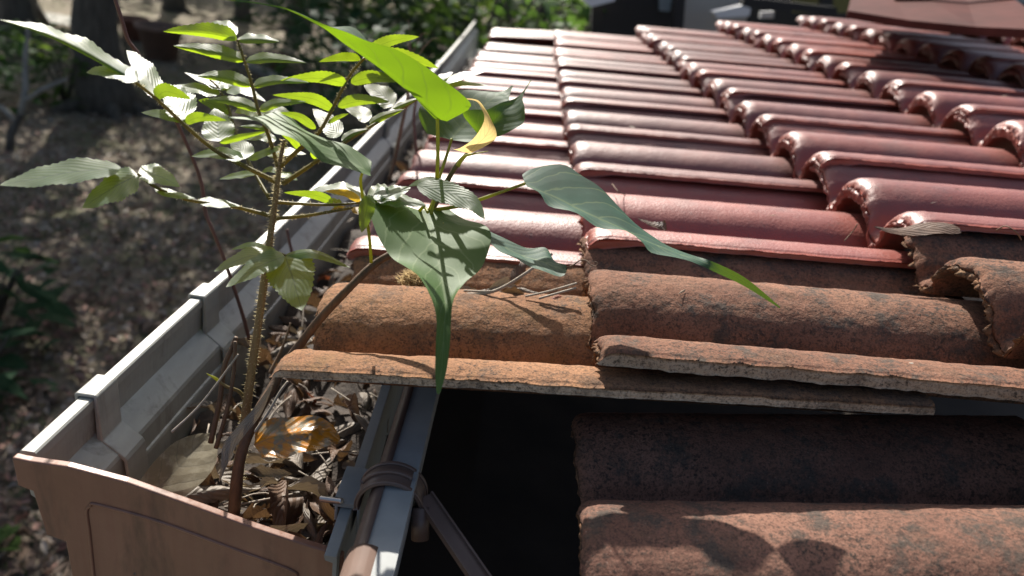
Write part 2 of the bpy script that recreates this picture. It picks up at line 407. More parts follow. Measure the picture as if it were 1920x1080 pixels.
sweep([(.04, -.2625), (.04, -.258), (.282, -.258), (.282, -.2625)], -.214, 4.2, 30, lambda y: gx(y)-.002).build('floor', GALV, gut, smooth=False)
def clip(y, wd, name='joint_clip', sc=1):
    mb = sweep([(-.004, -.100), (-.004, -.078), (-.002, -.0758), (.015, -.0758), (.0172, -.078), (.0175, -.128), (.0375, -.145), (.0395, -.149), (.0415, -.20), (.0385, -.21), (.036, -.15), (.012, -.128), (.0137, -.0795), (-.0005, -.0795), (-.0005, -.10)], y-wd/2, y+wd/2, 2)
    o = mb.build(name, GALV, gut, smooth=False)
    bv = o.modifiers.new('b', 'BEVEL'); bv.width = .0012; bv.segments = 2; bv.limit_method = 'ANGLE'
clip(-.118, .034); clip(.098, .034); clip(1.15, .05); clip(2.2, .05)
mb = MB(); mb.box((gx(-.005)+.0385, .125, -.222), .006, .03, .075); mb.build('drop_rib', GALV, gut, smooth=False)
# end cap (embossed brown plate)
top = [aty(x, y, -.222) for x, y in ((27, 853), (60, 860), (130, 870), (240, 899), (350, 938), (480, 985), (590, 1021), (645, 1038))]
tp = [(p.x, p.z) for p in top]
out = tp + [(.090, -.36), (-.146, -.36), (-.150, -.165), (-.166, -.160), (-.171, -.112), (-.183, -.108)]
ec = bmesh.new()
def plate(bm, outl, y0, y1):
    a = [bm.verts.new((x, y0, z)) for x, z in outl]; b = [bm.verts.new((x, y1, z)) for x, z in outl]
    bm.faces.new(a); bm.faces.new(b[::-1])
    for i in range(len(outl)): bm.faces.new((a[i], b[i], b[(i+1) % len(outl)], a[(i+1) % len(outl)]))
plate(ec, out, -.2255, -.2185)
ec.normal_update(); bmesh.ops.recalc_face_normals(ec, faces=ec.faces)
me = bpy.data.meshes.new('end_cap'); ec.to_mesh(me); ec.free(); me.materials.append(BROWNP)
cap = link('end_cap', me, gut); bv = cap.modifiers.new('b', 'BEVEL'); bv.width = .0014; bv.segments = 3; bv.limit_method = 'ANGLE'
def ridge(pts, r, name, mat, parent, closed=False):
    mb = MB(); mb.tube(pts, r, 6); return mb.build(name, mat, parent)
pr = [aty(x, y, -.2256) for x, y in ((178, 1100), (168, 1000), (163, 960), (170, 948), (185, 946), (300, 978), (420, 1022), (545, 1068), (556, 1085), (556, 1110))]
ridge(spline([tuple(p) for p in pr], 40), .0016, 'embossed_rim', BROWNP, cap)
# rim bracket and screw on the back wall
mb = MB(); mb.box((.083, -.158, -.1195), .025, .050, .006); mb.box((.094, -.158, -.137), .003, .050, .032); mb.box((.0735, -.158, -.130), .003, .050, .018)
o = mb.build('rim_bracket', BROWND, gut, smooth=False); o.data.materials[0] = GALV2
bv = o.modifiers.new('b', 'BEVEL'); bv.width = .001; bv.segments = 2
mb = MB(); s0, s1 = aty(642, 940, -.185), aty(602, 935, -.175)
pts = [s0.lerp(s1, i/40) for i in range(41)]; mb.tube(pts, [.0022+.0009*(i % 2) for i in range(40)]+[.0008], 8)
mb.build('screw', ZINC, gut)

# ------------------------------------------------------------------ rail, clamp, strut, fascia, roof void
rail = empty('eave_rail', (.13, -.2, -.1), 'grey and brown metal rail running under the eave tiles', 'rail')
RP = [(.104, -.104), (.1055, -.094), (.110, -.086), (.117, -.082), (.1185, -.0818), (.1425, -.0800), (.1435, -.083), (.1425, -.115), (.104, -.115)]
mb = sweep(RP, -.45, 3.0, 24, lambda y: 0.0); mb.build('rail_body', GALV2, rail, smooth=False)
mb = MB(); vs = []
for y in (-.45, 3.0):
    for (x, z) in ((.1025, -.116), (.1025, -.104), (.1045, -.0925), (.1095, -.084), (.117, -.0800), (.117, -.0815), (.1095, -.0855), (.1055, -.094), (.104, -.104), (.104, -.116)): vs.append((x, y, z))
fs = [(k, (k+1) % 10, 10+(k+1) % 10, 10+k) for k in range(10)]; mb.add(vs, fs); mb.build('brown_side', BROWND, rail)
mb = MB(); pts = []
ang = [math.radians(a) for a in range(-20, 201, 20)]
vs = []
for y in (-.45, -.262):
    for r in (.0145, .0165):
        for a in ang: vs.append((.1175+r*math.cos(a), y, -.0955+r*math.sin(a)))
n = len(ang); fs = []
for k in range(n-1): fs += [(n+k, n+k+1, 3*n+k+1, 3*n+k), (k, 2*n+k, 2*n+k+1, k+1), (2*n+k, 3*n+k, 3*n+k+1, 2*n+k+1)]
mb.add(vs, fs); mb.build('end_sleeve', BROWND, rail)
cl = empty('pipe_clamp', (.13, -.18, -.09), 'brown plastic clamp arched over the grey rail', 'clamp')
def band(y0, y1, r0, r1, a0, a1, name, parent, mat, c=(.1225, -.105), sx=1.0):
    mb = MB(); n = 22; vs = []
    for i in range(n):
        a = math.radians(a0+(a1-a0)*i/(n-1))
        for (y, r) in ((y0, r0), (y0, r1), (y1, r1), (y1, r0)): vs.append((c[0]+r*sx*math.cos(a), y, c[1]+r*math.sin(a)))
    fs = [(i*4+k, i*4+(k+1) % 4, (i+1)*4+(k+1) % 4, (i+1)*4+k) for i in range(n-1) for k in range(4)]
    fs += [(0, 1, 2, 3), tuple((n-1)*4+k for k in (3, 2, 1, 0))]
    mb.add(vs, fs); o = mb.build(name, mat, parent); bv = o.modifiers.new('b', 'BEVEL'); bv.width = .0008; bv.segments = 2; bv.limit_method = 'ANGLE'; return o
band(-.196, -.167, .0270, .0297, -10, 190, 'saddle', cl, BROWND)
band(-.196, -.192, .0294, .0311, -10, 190, 'saddle_rib', cl, BROWND); band(-.171, -.167, .0294, .0311, -10, 190, 'saddle_rib', cl, BROWND)
band(-.184, -.179, .0294, .0325, 60, 150, 'locking_tab', cl, BROWND)
A, B = Vector((.151, -.182, -.098)), aty(905, 1095, -.25)
mb = MB(); d = (B-A); q = d.to_track_quat('X', 'Z').to_matrix(); mb.box((A+B)/2, d.length, .013, .0035, q); mb.box((A+B)/2+q @ Vector((0, -.0075, .002)), d.length, .002, .006, q); mb.box((A+B)/2+q @ Vector((0, .0075, .002)), d.length, .002, .006, q)
mb.build('strut', BROWND, cl, smooth=False)
mb = MB(); mb.tube([(.150, -.192, -.10), (.154, -.205, -.125)], .008, 14); mb.build('hinge_boss', BROWND, cl)
fas = empty('fascia_board', (.11, 0, -.3), 'dark brown fascia board behind the gutter', 'board')
mb = MB(); mb.box((.112, .9, -.31), .010, 3.9, .22); mb.build('board', BROWND, fas, smooth=False)
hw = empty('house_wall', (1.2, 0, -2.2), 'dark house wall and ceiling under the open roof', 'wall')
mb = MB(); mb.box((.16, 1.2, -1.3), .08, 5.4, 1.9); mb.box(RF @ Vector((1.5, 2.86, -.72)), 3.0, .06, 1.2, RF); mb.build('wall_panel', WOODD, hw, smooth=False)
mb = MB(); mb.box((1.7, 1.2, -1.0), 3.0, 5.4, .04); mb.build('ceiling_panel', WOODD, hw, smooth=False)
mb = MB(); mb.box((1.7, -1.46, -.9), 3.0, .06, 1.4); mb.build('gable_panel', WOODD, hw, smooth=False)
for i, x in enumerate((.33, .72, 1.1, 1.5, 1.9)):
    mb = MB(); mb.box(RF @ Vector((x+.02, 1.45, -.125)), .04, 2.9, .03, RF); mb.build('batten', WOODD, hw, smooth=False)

# ------------------------------------------------------------------ leaf builders
def leaf_mesh(rows, mat, name='leaf', nu=9, ns=26, serr=0, nser=14, wave=0, seed=0, curl=0, quilt=0, veins=9):
    """rows: (L, M, R) world points from base to tip"""
    rn = random.Random(seed); flat = [tuple(r[0])+tuple(r[1])+tuple(r[2]) for r in rows]
    rs = spline(flat, ns); vs = []; uvs = []; ph = rn.uniform(0, 9)
    for i, q in enumerate(rs):
        Lp, Mp, Rp = Vector(q[0:3]), Vector(q[3:6]), Vector(q[6:9]); t = i/(ns-1)
        nrm = (Rp-Lp).cross(Vector(rs[min(i+1, ns-1)][3:6])-Vector(rs[max(i-1, 0)][3:6]))
        if nrm.length > 0: nrm.normalize()
        wl, wr = (Lp-Mp).length, (Rp-Mp).length
        for k in range(nu):
            u = -1+2*k/(nu-1); a = abs(u)
            e = Lp if u < 0 else Rp; ww = wl if u < 0 else wr
            s = a
            if serr and a > .99 and .06 < t < .97: s = 1+serr*(((t*nser) % 1)-.5)
            p = Mp.lerp(e, s)
            b = curl*ww*(a-a*a)*2 if curl else 0
            p = p+nrm*(b+wave*a*a*math.sin(t*19+ph+(2 if u < 0 else 0))*ww)
            if quilt: p = p+nrm*quilt*ww*abs(math.sin(math.pi*veins*(t-.35*a)))*(1-a*a)
            vs.append(p); uvs.append((.5+u/2, t))
    fs = [(i*nu+k, i*nu+k+1, (i+1)*nu+k+1, (i+1)*nu+k) for i in range(ns-1) for k in range(nu-1)]
    me = bpy.data.meshes.new(name); me.from_pydata([tuple(v) for v in vs], [], fs); me.materials.append(mat)
    ul = me.uv_layers.new(name='UVMap')
    for lp in me.loops: ul.data[lp.index].uv = uvs[lp.vertex_index]
    me.polygons.foreach_set('use_smooth', [True]*len(fs)); me.update(); return me
LEAFLET = ([0, .05, .15, .3, .45, .6, .75, .87, .95, 1], [.12, .45, .8, 1, .98, .83, .58, .32, .12, .01])
def plk(mid, d0, d1, wU, wD, kU, kD, prof=LEAFLET, n=12, flipn=False, droop=0):
    """rows for a leaf from its midrib in view coords; U = side nearer the top of the view. k = how far the half blade leans away (U) / towards (D) per unit width"""
    pts = spline(mid, n); rows = []
    for i, (x, y) in enumerate(pts):
        t = i/(n-1); a = pts[max(i-1, 0)]; b = pts[min(i+1, n-1)]
        dx, dy = b[0]-a[0], b[1]-a[1]; l = math.hypot(dx, dy) or 1
        nx, ny = dy/l, -dx/l
        if ny > 0 or (abs(ny) < .05 and nx < 0): nx, ny = -nx, -ny
        f = interp(t, *prof); dep = d0+(d1-d0)*t
        pxm = dep/FPX
        U = at(x+nx*wU*f, y+ny*wU*f, dep+kU*wU*f*pxm); Dn = at(x-nx*wD*f, y-ny*wD*f, dep-kD*wD*f*pxm)
        M = at(x, y, dep)
        # keep the upper face on the same side for every leaf
        rows.append((U, M, Dn) if dx > 0 else (Dn, M, U))
    return rows
def vpath(pts, n): return [at(x, y, d) for x, y, d in spline(pts, n)]

# ------------------------------------------------------------------ hairy sapling
rs_ = random.Random(5)
hp = empty('hairy_sapling', tuple(at(455, 930, .715)), 'hairy-stemmed sapling with rows of toothed leaflets rooted in the gutter', 'plant')
def hairs(parent, path, rs, n, ln=.0035, seed=1):
    rn = random.Random(seed); mb = MB(); m_ = len(path)
    for i in range(n):
        t = rn.random()*(m_-1); a = min(int(t), m_-2); u = t-a
        p = path[a].lerp(path[a+1], u); r = rs[a]+(rs[a+1]-rs[a])*u
        tg = (path[a+1]-path[a]).normalized()
        d = Vector((rn.gauss(0, 1), rn.gauss(0, 1), rn.gauss(0, 1))); d = (d-tg*d.dot(tg)).normalized()
        s = tg*.00022; b = p+d*r*.95; e = b+(d+tg*rn.uniform(-.4, .3))*ln*rn.uniform(.5, 1.2)
        mb.add([b-s, b+s, e], [(0, 1, 2)])
        s2 = d.cross(tg)*.00022; mb.add([b-s2, b+s2, e], [(0, 1, 2)])
    o = mb.build('stem_hairs', HAIR, parent, smooth=False); o['kind'] = 'stuff'; return o
def stemobj(name, pts, r0, r1, mat, parent, n=24, hair=0, ln=.0035, seg=10, seed=0):
    P = vpath(pts, n); R = [r0+(r1-r0)*i/(n-1) for i in range(n)]
    rn = random.Random(seed+len(pts)); RR = [r*(1+.06*rn.uniform(-1, 1)) for r in R]
    mb = MB(); mb.tube(P, RR, seg); o = mb.build(name, mat, parent)
    if hair: hairs(o, P, R, hair, ln, seed)
    return o
ST = [(440, 965, .72), (452, 850, .703), (468, 720, .68), (487, 590, .655), (503, 470, .635), (515, 385, .62), (524, 310, .605), (533, 262, .598)]
stemobj('stem', ST, .0054, .0013, BARKG, hp, 40, 900, .0035, 12)
def leaflet(parent, spec, mat=HLEAF, quilt=0):
    mid, d0, d1, wU, wD, kU, kD = spec
    rows = plk(mid, d0, d1, wU, wD, kU, kD)
    me = leaf_mesh(rows, mat, 'leaflet', 9, 50, .16, 16, .05, rs_.randrange(999), 0, quilt, 9)
    return link('leaflet', me, parent)
Y, G, W_ = -.05, .78, 2.4
def branch(path, r0, r1, leaves, hair=160):
    s = stemobj('leaf_stalk', path, r0, r1, RACH, hp, 24, hair, .0024, 8, len(leaves))
    for lf in leaves:
        mat = HLEAF
        if len(lf) > 7: mat = lf[7]; lf = lf[:7]
        leaflet(s, lf, mat)
# upright centre stalk
branch([(521, 312, .605), (510, 275, .603), (498, 240, .60), (484, 206, .60), (470, 150, .60), (452, 95, .60), (445, 74, .60)], .0018, .0010, [
    ([(444, 74), (385, 62), (306, 59)], .60, .575, 21, 8, .35, -.3),
    ([(443, 66), (425, 50), (396, 42)], .602, .63, 12, 15, 2.2, 2.2),
    ([(446, 75), (485, 74), (524, 78)], .60, .59, 11, 8, 2.4, -.2),
    ([(458, 114), (395, 98), (325, 86)], .60, .58, 17, 9, G, -.3),
    ([(462, 116), (510, 112), (574, 118)], .60, .59, 14, 6, G+.2, -.2),
    ([(471, 162), (420, 147), (370, 143)], .60, .58, 17, 8, G, -.3),
    ([(475, 163), (515, 153), (580, 155)], .60, .585, 13, 6, G+.3, -.2),
    ([(485, 207), (440, 192), (390, 186)], .60, .585, 13, 8, .9, -.1),
    ([(488, 208), (520, 195), (575, 191)], .60, .59, 11, 7, .9, 0),
    ([(500, 243), (475, 238), (448, 237)], .60, .59, 5, 4, .7, .3)])
# long left stalk
branch([(520, 342, .612), (465, 315, .606), (405, 283, .598), (350, 238, .588), (300, 191, .578), (262, 160, .57), (238, 142, .565)], .0022, .0010, [
    ([(252, 152), (170, 105), (90, 66), (0, 37)], .565, .50, 23, 4, 2.6, -.2),
    ([(260, 150), (212, 136), (162, 136)], .565, .545, 20, 12, 2.0, 1.8),
    ([(300, 185), (268, 132), (237, 94)], .58, .61, 22, 18, 1.7, 1.4),
    ([(350, 222), (330, 190), (305, 158)], .59, .615, 34, 26, 1.6, 1.2),
    ([(294, 184), (312, 172), (358, 186)], .577, .58, 17, 10, -.1, -.1),
    ([(349, 231), (372, 221), (425, 226)], .587, .59, 12, 8, -.1, -.1),
    ([(412, 267), (450, 257), (501, 246)], .598, .60, 6, 7, .3, -.2),
    ([(352, 226), (310, 215), (265, 211)], .59, .60, 11, 10, .9, .9),
    ([(410, 265), (408, 235), (402, 203)], .60, .625, 31, 31, .5, .5),
    ([(456, 297), (410, 288), (359, 293)], .605, .61, 13, 10, .7, 2.0),
    ([(459, 298), (452, 280), (432, 260)], .605, .625, 22, 22, .8, .8),
    ([(465, 299), (500, 284), (539, 271)], .605, .60, 6, 8, .6, .6),
    ([(480, 325), (445, 329), (411, 336)], .61, .62, 7, 6, .9, 2.4)])
# stalk behind
branch([(505, 372, .625), (470, 310, .65), (441, 245, .67), (428, 200, .68), (410, 165, .685), (394, 150, .69)], .0016, .0009, [
    ([(425, 166), (390, 152), (346, 136)], .69, .70, 7, 9, 2.6, 2.2),
    ([(412, 176), (370, 166), (320, 162)], .685, .69, 11, 10, 2.0, 2.4),
    ([(424, 172), (455, 168), (498, 190)], .685, .68, 11, 9, 2.0, 2.4),
    ([(405, 160), (425, 158), (444, 156)], .69, .70, 6, 8, 2.6, 2.2),
    ([(428, 215), (400, 196), (372, 188)], .68, .67, 12, 10, .2, .2),
    ([(488, 216), (462, 206), (440, 211)], .68, .69, 11, 10, .8, .8),
    ([(490, 214), (515, 203), (545, 212)], .68, .69, 10, 10, .9, .9),
    ([(518, 262), (490, 256), (458, 262)], .66, .67, 9, 8, 1., 2.),
    ([(500, 291), (535, 283), (574, 289)], .66, .67, 8, 9, 2.4, 2.4),
    ([(525, 328), (542, 330), (558, 338)], .64, .65, 7, 6, 2.4, 2.4),
    ([(520, 322), (505, 318), (490, 324)], .64, .65, 6, 5, 1., 1.)], 60)
# right rising stalk
branch([(526, 312, .605), (560, 281, .605), (600, 245, .607), (630, 190, .61), (655, 142, .615), (684, 108, .62)], .0020, .0011, [
    ([(626, 207), (595, 188), (560, 181), (511, 178)], .61, .59, 11, 11, -.1, -.1),
    ([(634, 200), (675, 190), (730, 191)], .61, .61, 15, 8, -.1, -.2),
    ([(650, 158), (600, 147), (525, 151)], .613, .59, 15, 9, -.1, -.1),
    ([(658, 155), (700, 146), (760, 153)], .615, .62, 15, 10, -.1, -.1),
    ([(676, 112), (640, 111), (598, 116)], .62, .61, 13, 4, 0, -.1),
    ([(686, 102), (730, 78), (786, 69)], .62, .64, 13, 10, -.1, -.1),
    ([(686, 106), (755, 108), (822, 128)], .625, .65, 17, 9, -.1, -.2),
    ([(592, 241), (562, 219), (525, 211)], .607, .595, 7, 9, .1, 0),
    ([(615, 231), (635, 220), (654, 213)], .607, .61, 5, 4, .2, .0),
    ([(561, 279), (548, 262), (527, 252)], .605, .60, 7, 7, 0, 0)])
# right stalk running back over the gutter
branch([(530, 345, .612), (600, 298, .63), (640, 271, .645), (700, 234, .665), (748, 207, .685), (795, 178, .70), (820, 165, .71)], .0020, .0009, [
    ([(641, 264), (660, 251), (690, 242)], .645, .655, 8, 6, 1.2, -.1),
    ([(693, 232), (718, 218), (758, 205)], .665, .67, 8, 8, 1.0, -.1),
    ([(736, 204), (760, 194), (786, 184)], .68, .69, 6, 5, 1.0, 0),
    ([(593, 297), (587, 290), (582, 283)], .63, .625, 5, 5, 0, 0),
    ([(638, 254), (615, 232), (586, 204)], .65, .68, 20, 18, .9, .9),
    ([(691, 227), (676, 212), (645, 202)], .67, .69, 15, 13, 1., 1.),
    ([(737, 198), (716, 178), (682, 160)], .685, .70, 20, 18, .8, .8),
    ([(805, 168), (850, 148), (912, 133)], .705, .72, 10, 7, 2.4, 2.4),
    ([(805, 166), (850, 157), (914, 160)], .705, .715, 7, 6, 2.4, 2.4),
    ([(800, 168), (825, 148), (850, 135)], .705, .73, 8, 8, 2.4, 2.4)])
# low left stalk
branch([(509, 405, .625), (470, 395, .62), (430, 386, .61), (350, 374, .59), (290, 350, .575), (258, 326, .565)], .0020, .0010, [
    ([(226, 316), (140, 322), (62, 336), (0, 347)], .565, .535, 24, 20, 1.3, 1.3),
    ([(258, 328), (212, 352), (154, 390)], .567, .54, 27, 29, .9, .9),
    ([(259, 325), (298, 330), (337, 350)], .568, .58, 20, 16, 1.6, 1.4),
    ([(290, 354), (326, 364), (366, 372)], .578, .58, 7, 8, 2.2, 1.),
    ([(371, 377), (410, 382), (450, 386)], .597, .605, 10, 8, 2., 1.5)], 120)
# two low right stalks
branch([(517, 379, .62), (560, 382, .622), (620, 384, .625), (676, 380, .63)], .0017, .0009, [
    ([(624, 379), (590, 366), (532, 361)], .625, .615, 9, 8, -.1, -.1),
    ([(675, 378), (650, 363), (609, 358)], .63, .62, 8, 7, 0, 0, ORANGEL),
    ([(686, 372), (640, 356), (585, 356)], .64, .65, 15, 12, 2.4, 2.4),
    ([(700, 370), (735, 362), (770, 352)], .64, .65, 15, 14, 2.2, 2.2),
    ([(690, 372), (715, 355), (722, 345)], .645, .67, 14, 18, 2.4, 2.4),
    ([(700, 374), (750, 376), (800, 385)], .64, .65, 14, 12, 2.4, 2.4),
    ([(640, 384), (630, 380), (615, 372)], .63, .65, 8, 10, 2.4, 2.4)], 90)
branch([(515, 410, .625), (570, 405, .624), (620, 397, .622), (664, 389, .62)], .0018, .0010, [
    ([(692, 366), (686, 400), (678, 436)], .612, .60, 15, 15, .3, .3),
    ([(666, 388), (668, 395), (672, 402)], .615, .61, 9, 8, 0, 0, ORANGEL),
    ([(619, 397), (635, 390), (648, 387)], .622, .62, 4, 4, 0, 0, ORANGEL),
    ([(782, 348), (838, 360), (885, 380), (909, 411)], .61, .585, 20, 22, .8, .8),
    ([(838, 346), (800, 340), (766, 349)], .63, .635, 9, 8, .8, .8)], 110)
# low three-part leaf
branch([(502, 476, .636), (520, 475, .63), (536, 479, .622)], .0014, .0010, [
    ([(522, 477), (465, 481), (401, 509)], .622, .60, 17, 14, 1.1, 1.1),
    ([(533, 481), (485, 500), (424, 538)], .618, .585, 21, 17, 1., 1.),
    ([(508, 471), (472, 460), (434, 468)], .632, .64, 7, 6, .7, .7),
    ([(535, 481), (549, 522), (566, 582)], .62, .578, 46, 46, .2, .2),
    ([(535, 479), (590, 474), (657, 502)], .622, .60, 6, 12, 1.4, .6)], 30)

# ------------------------------------------------------------------ fig seedling
fp = empty('fig_seedling', tuple(at(440, 950, .70)), 'fig seedling with long drip-tipped leaves leaning over the broken tiles', 'plant')
stemobj('trunk', [(438, 965, .69), (450, 860, .685), (480, 780, .69), (512, 725, .71), (530, 690, .715), (556, 655, .71), (600, 598, .69), (650, 545, .67), (700, 497, .672), (742, 472, .672)], .0058, .0034, BARKB, fp, 44, 0, 0, 12, 3)
stemobj('upper_stem', [(742, 472, .672), (780, 430, .672), (805, 400, .670), (830, 355, .665), (855, 312, .655), (876, 288, .65)], .0042, .0017, BARKO, fp, 24, 0, 0, 10, 4)
def figleaf(rows5, label=None, mat=FIG, wave=.05, nu=13, ns=44, name='leaf', curl=0):
    rows = [(at(*r[0]), at(*r[1]), at(*r[2])) for r in rows5]
    o = link(name, leaf_mesh(rows, mat, name, nu, ns, 0, 0, wave, rs_.randrange(999), curl), fp)
    if label: o['label'] = label
    return o
def stalk(pts, r0=.0018, r1=.0014, mat=STALK): return stemobj('leaf_stalk', pts, r0, r1, mat, fp, 16, 0, 0, 8, 1)
# big front leaf
figleaf([((690, 363, 0.640), (786, 394, 0.662), (842, 391, 0.667)), ((687, 385, 0.627), (798, 412, 0.652), (872, 410, 0.657)),
         ((706, 436, 0.609), (813, 448, 0.630), (908, 425, 0.644)), ((732, 478, 0.597), (822, 485, 0.611), (921, 447, 0.630)),
         ((756, 499, 0.583), (828, 515, 0.595), (903, 500, 0.605)), ((786, 520, 0.571), (833, 550, 0.576), (872, 530, 0.587)),
         ((808, 556, 0.558), (836, 580, 0.564), (851, 560, 0.568)), ((818, 595, 0.552), (833, 610, 0.558), (846, 600, 0.560)),
         ((817, 640, 0.546), (831, 650, 0.549), (844, 640, 0.552)), ((816, 695, 0.540), (827, 700, 0.542), (837, 695, 0.544)), ((818, 735, 0.535), (822, 740, 0.535), (826, 735, 0.536))], 'large front leaf hanging with a long drip tip over the tile', FIGD, wave=.035)
stalk([(786, 396, .662), (795, 388, .652), (802, 398, .640)])
# right long leaf
figleaf([((979, 327, .665), (984, 344, .655), (988, 350, .652)), ((1000, 314, .672), (1010, 357, .652), (1012, 362, .648)),
         ((1052, 309, .682), (1045, 372, .65), (1030, 386, .640)), ((1090, 332, .676), (1085, 393, .645), (1078, 398, .634)),
         ((1128, 352, .668), (1125, 411, .64), (1122, 428, .628)), ((1166, 391, .655), (1168, 430, .634), (1172, 432, .626)),
         ((1196, 424, .647), (1205, 449, .628), (1203, 452, .620)), ((1240, 455, .637), (1245, 465, .622), (1222, 474, .612)),
         ((1270, 468, .628), (1278, 478, .617), (1268, 484, .607)), ((1305, 480, .620), (1308, 487, .612), (1303, 493, .606)),
         ((1345, 494, .604), (1347, 503, .606), (1344, 512, .608)), ((1400, 522, .594), (1400, 530, .60), (1400, 539, .605)), ((1462, 575, .592), (1463, 577, .592), (1462, 578, .592))], 'long leaf pointing right with a yellow-green tip', FIGD, wave=.04)
stalk([(808, 394, .668), (862, 386, .655), (920, 367, .648), (985, 344, .655)])
# lower right leaf with brown curled tip
figleaf([((905, 425, .655), (902, 432, .65), (906, 440, .645)), ((940, 445, .65), (935, 457, .64), (936, 470, .628)),
         ((985, 463, .645), (978, 479, .635), (970, 487, .622)), ((1022, 466, .648), (1015, 490, .63), (1000, 501, .615)),
         ((1040, 488, .635), (1040, 500, .622), (1036, 516, .61)), ((1060, 497, .622), (1060, 507, .617), (1057, 516, .61)), ((1064, 500, .618), (1064, 503, .618), (1063, 505, .618))], 'smaller leaf with a dried curled tip', FIGD, wave=.05)
stalk([(830, 420, .65), (870, 425, .65), (903, 431, .65)], .0014, .0012)
o = stemobj('dried_leaf_tip', [(1062, 502, .618), (1075, 497, .612), (1088, 488, .61), (1100, 489, .608), (1108, 497, .606), (1118, 498, .606), (1120, 492, .606), (1114, 490, .606)], .0008, .0003, TWIGB, fp, 24, 0, 0, 6, 1)
# upper left leaf over the gutter
figleaf([((697, 306, .60), (694, 326, .592), (696, 330, .588)), ((690, 298, .604), (680, 316, .59), (660, 319, .578)),
         ((655, 272, .602), (640, 293, .588), (612, 306, .568)), ((612, 262, .60), (600, 268, .584), (582, 284, .562)),
         ((578, 246, .598), (570, 250, .58), (548, 262, .556)), ((548, 222, .60), (540, 236, .578), (515, 248, .554)),
         ((518, 211, .598), (512, 228, .574), (496, 236, .56)), ((480, 218, .575), (480, 222, .568), (475, 226, .562)), ((428, 219, .555), (428, 220, .555), (428, 221, .555))], 'leaf folded lengthwise above the gutter', FIGD, wave=.04)
stalk([(696, 492, .655), (692, 440, .64), (683, 385, .625), (676, 340, .605), (682, 318, .592)], .0016, .0012)
# tall backlit leaf
figleaf([((838, 228, .625), (820, 223, .625), (816, 223, .627)), ((882, 202, .615), (812, 213, .62), (806, 214, .63)),
         ((868, 176, .61), (775, 180, .612), (772, 178, .635)), ((828, 147, .607), (742, 153, .607), (745, 146, .632)),
         ((790, 122, .602), (710, 127, .60), (716, 116, .625)), ((740, 92, .595), (676, 103, .593), (690, 80, .622)),
         ((690, 76, .588), (645, 82, .584), (660, 52, .62)), ((655, 62, .578), (622, 64, .575), (625, 49, .595)),
         ((610, 47, .567), (600, 49, .565), (601, 43, .572)), ((548, 20, .555), (547, 22, .555), (548, 19, .556)), ((500, 8, .546), (500, 10, .546), (500, 8, .546)), ((450, 1, .54), (450, 3, .54), (450, 1, .54)), ((405, -3, .53), (405, -2, .53), (405, -3, .53))], 'tall leaf glowing yellow-green against the sun', wave=.03)
stalk([(800, 404, .67), (815, 370, .655), (820, 320, .632), (821, 270, .628), (820, 223, .625)], .0019, .0016)
# leaf behind
figleaf([((800, 250, .665), (845, 262, .66), (880, 268, .65)), ((785, 215, .672), (858, 247, .665), (905, 266, .652)),
         ((800, 190, .68), (880, 225, .672), (935, 255, .658)), ((850, 172, .69), (905, 200, .68), (955, 225, .668)),
         ((905, 170, .695), (930, 180, .688), (955, 195, .68)), ((940, 172, .70), (945, 172, .697), (955, 180, .69)), ((960, 160, .70), (960, 160, .70), (962, 162, .70))], 'dark leaf behind the yellow young leaf', wave=.04)
stalk([(808, 402, .64), (822, 340, .65), (838, 290, .657), (847, 260, .66)], .0016, .0013)
# right small green leaf
figleaf([((880, 232, .648), (898, 254, .645), (915, 256, .642)), ((868, 212, .645), (908, 246, .645), (935, 255, .64)),
         ((893, 205, .648), (925, 232, .648), (965, 242, .64)), ((915, 205, .65), (942, 212, .65), (982, 228, .642)),
         ((942, 192, .655), (958, 197, .655), (984, 205, .648)), ((966, 184, .658), (972, 182, .658), (980, 185, .655)), ((980, 172, .66), (983, 170, .66), (985, 170, .66)), ((995, 150, .665), (996, 150, .665), (996, 151, .665))], 'small green leaf right of the yellow young leaf', wave=.04)
stalk([(872, 292, .65), (885, 270, .648), (898, 254, .645)], .0012, .001)
# young yellow leaf
figleaf([((850, 280, .632), (877, 287, .635), (880, 288, .636)), ((862, 278, .628), (890, 274, .633), (905, 277, .638)),
         ((885, 262, .625), (908, 258, .63), (928, 262, .637)), ((902, 240, .622), (918, 240, .628), (930, 245, .635)),
         ((908, 222, .622), (915, 222, .626), (922, 226, .632)), ((904, 206, .622), (907, 205, .624), (911, 206, .626)), ((893, 190, .62), (894, 189, .62), (896, 188, .62)), ((872, 186, .618), (872, 185, .618), (872, 184, .618))], 'young pale yellow leaf curled upright', FIGY, .02)
stemobj('leaf_bud', [(858, 312, .644), (870, 294, .643), (890, 288, .643), (916, 283, .645)], .0020, .0002, STALK, fp, 16, 0, 0, 8, 1)
# small shoot low on the trunk
sh = stemobj('shoot', [(466, 764, .69), (452, 738, .682), (440, 730, .676), (425, 725, .67), (410, 714, .665)], .0022, .0012, BARKO, fp, 16, 0, 0, 8, 1)
stemobj('shoot_bud', [(411, 715, .665), (402, 708, .662), (394, 704, .66), (387, 700, .658)], .0018, .0002, STALK, fp, 10, 0, 0, 8, 1)

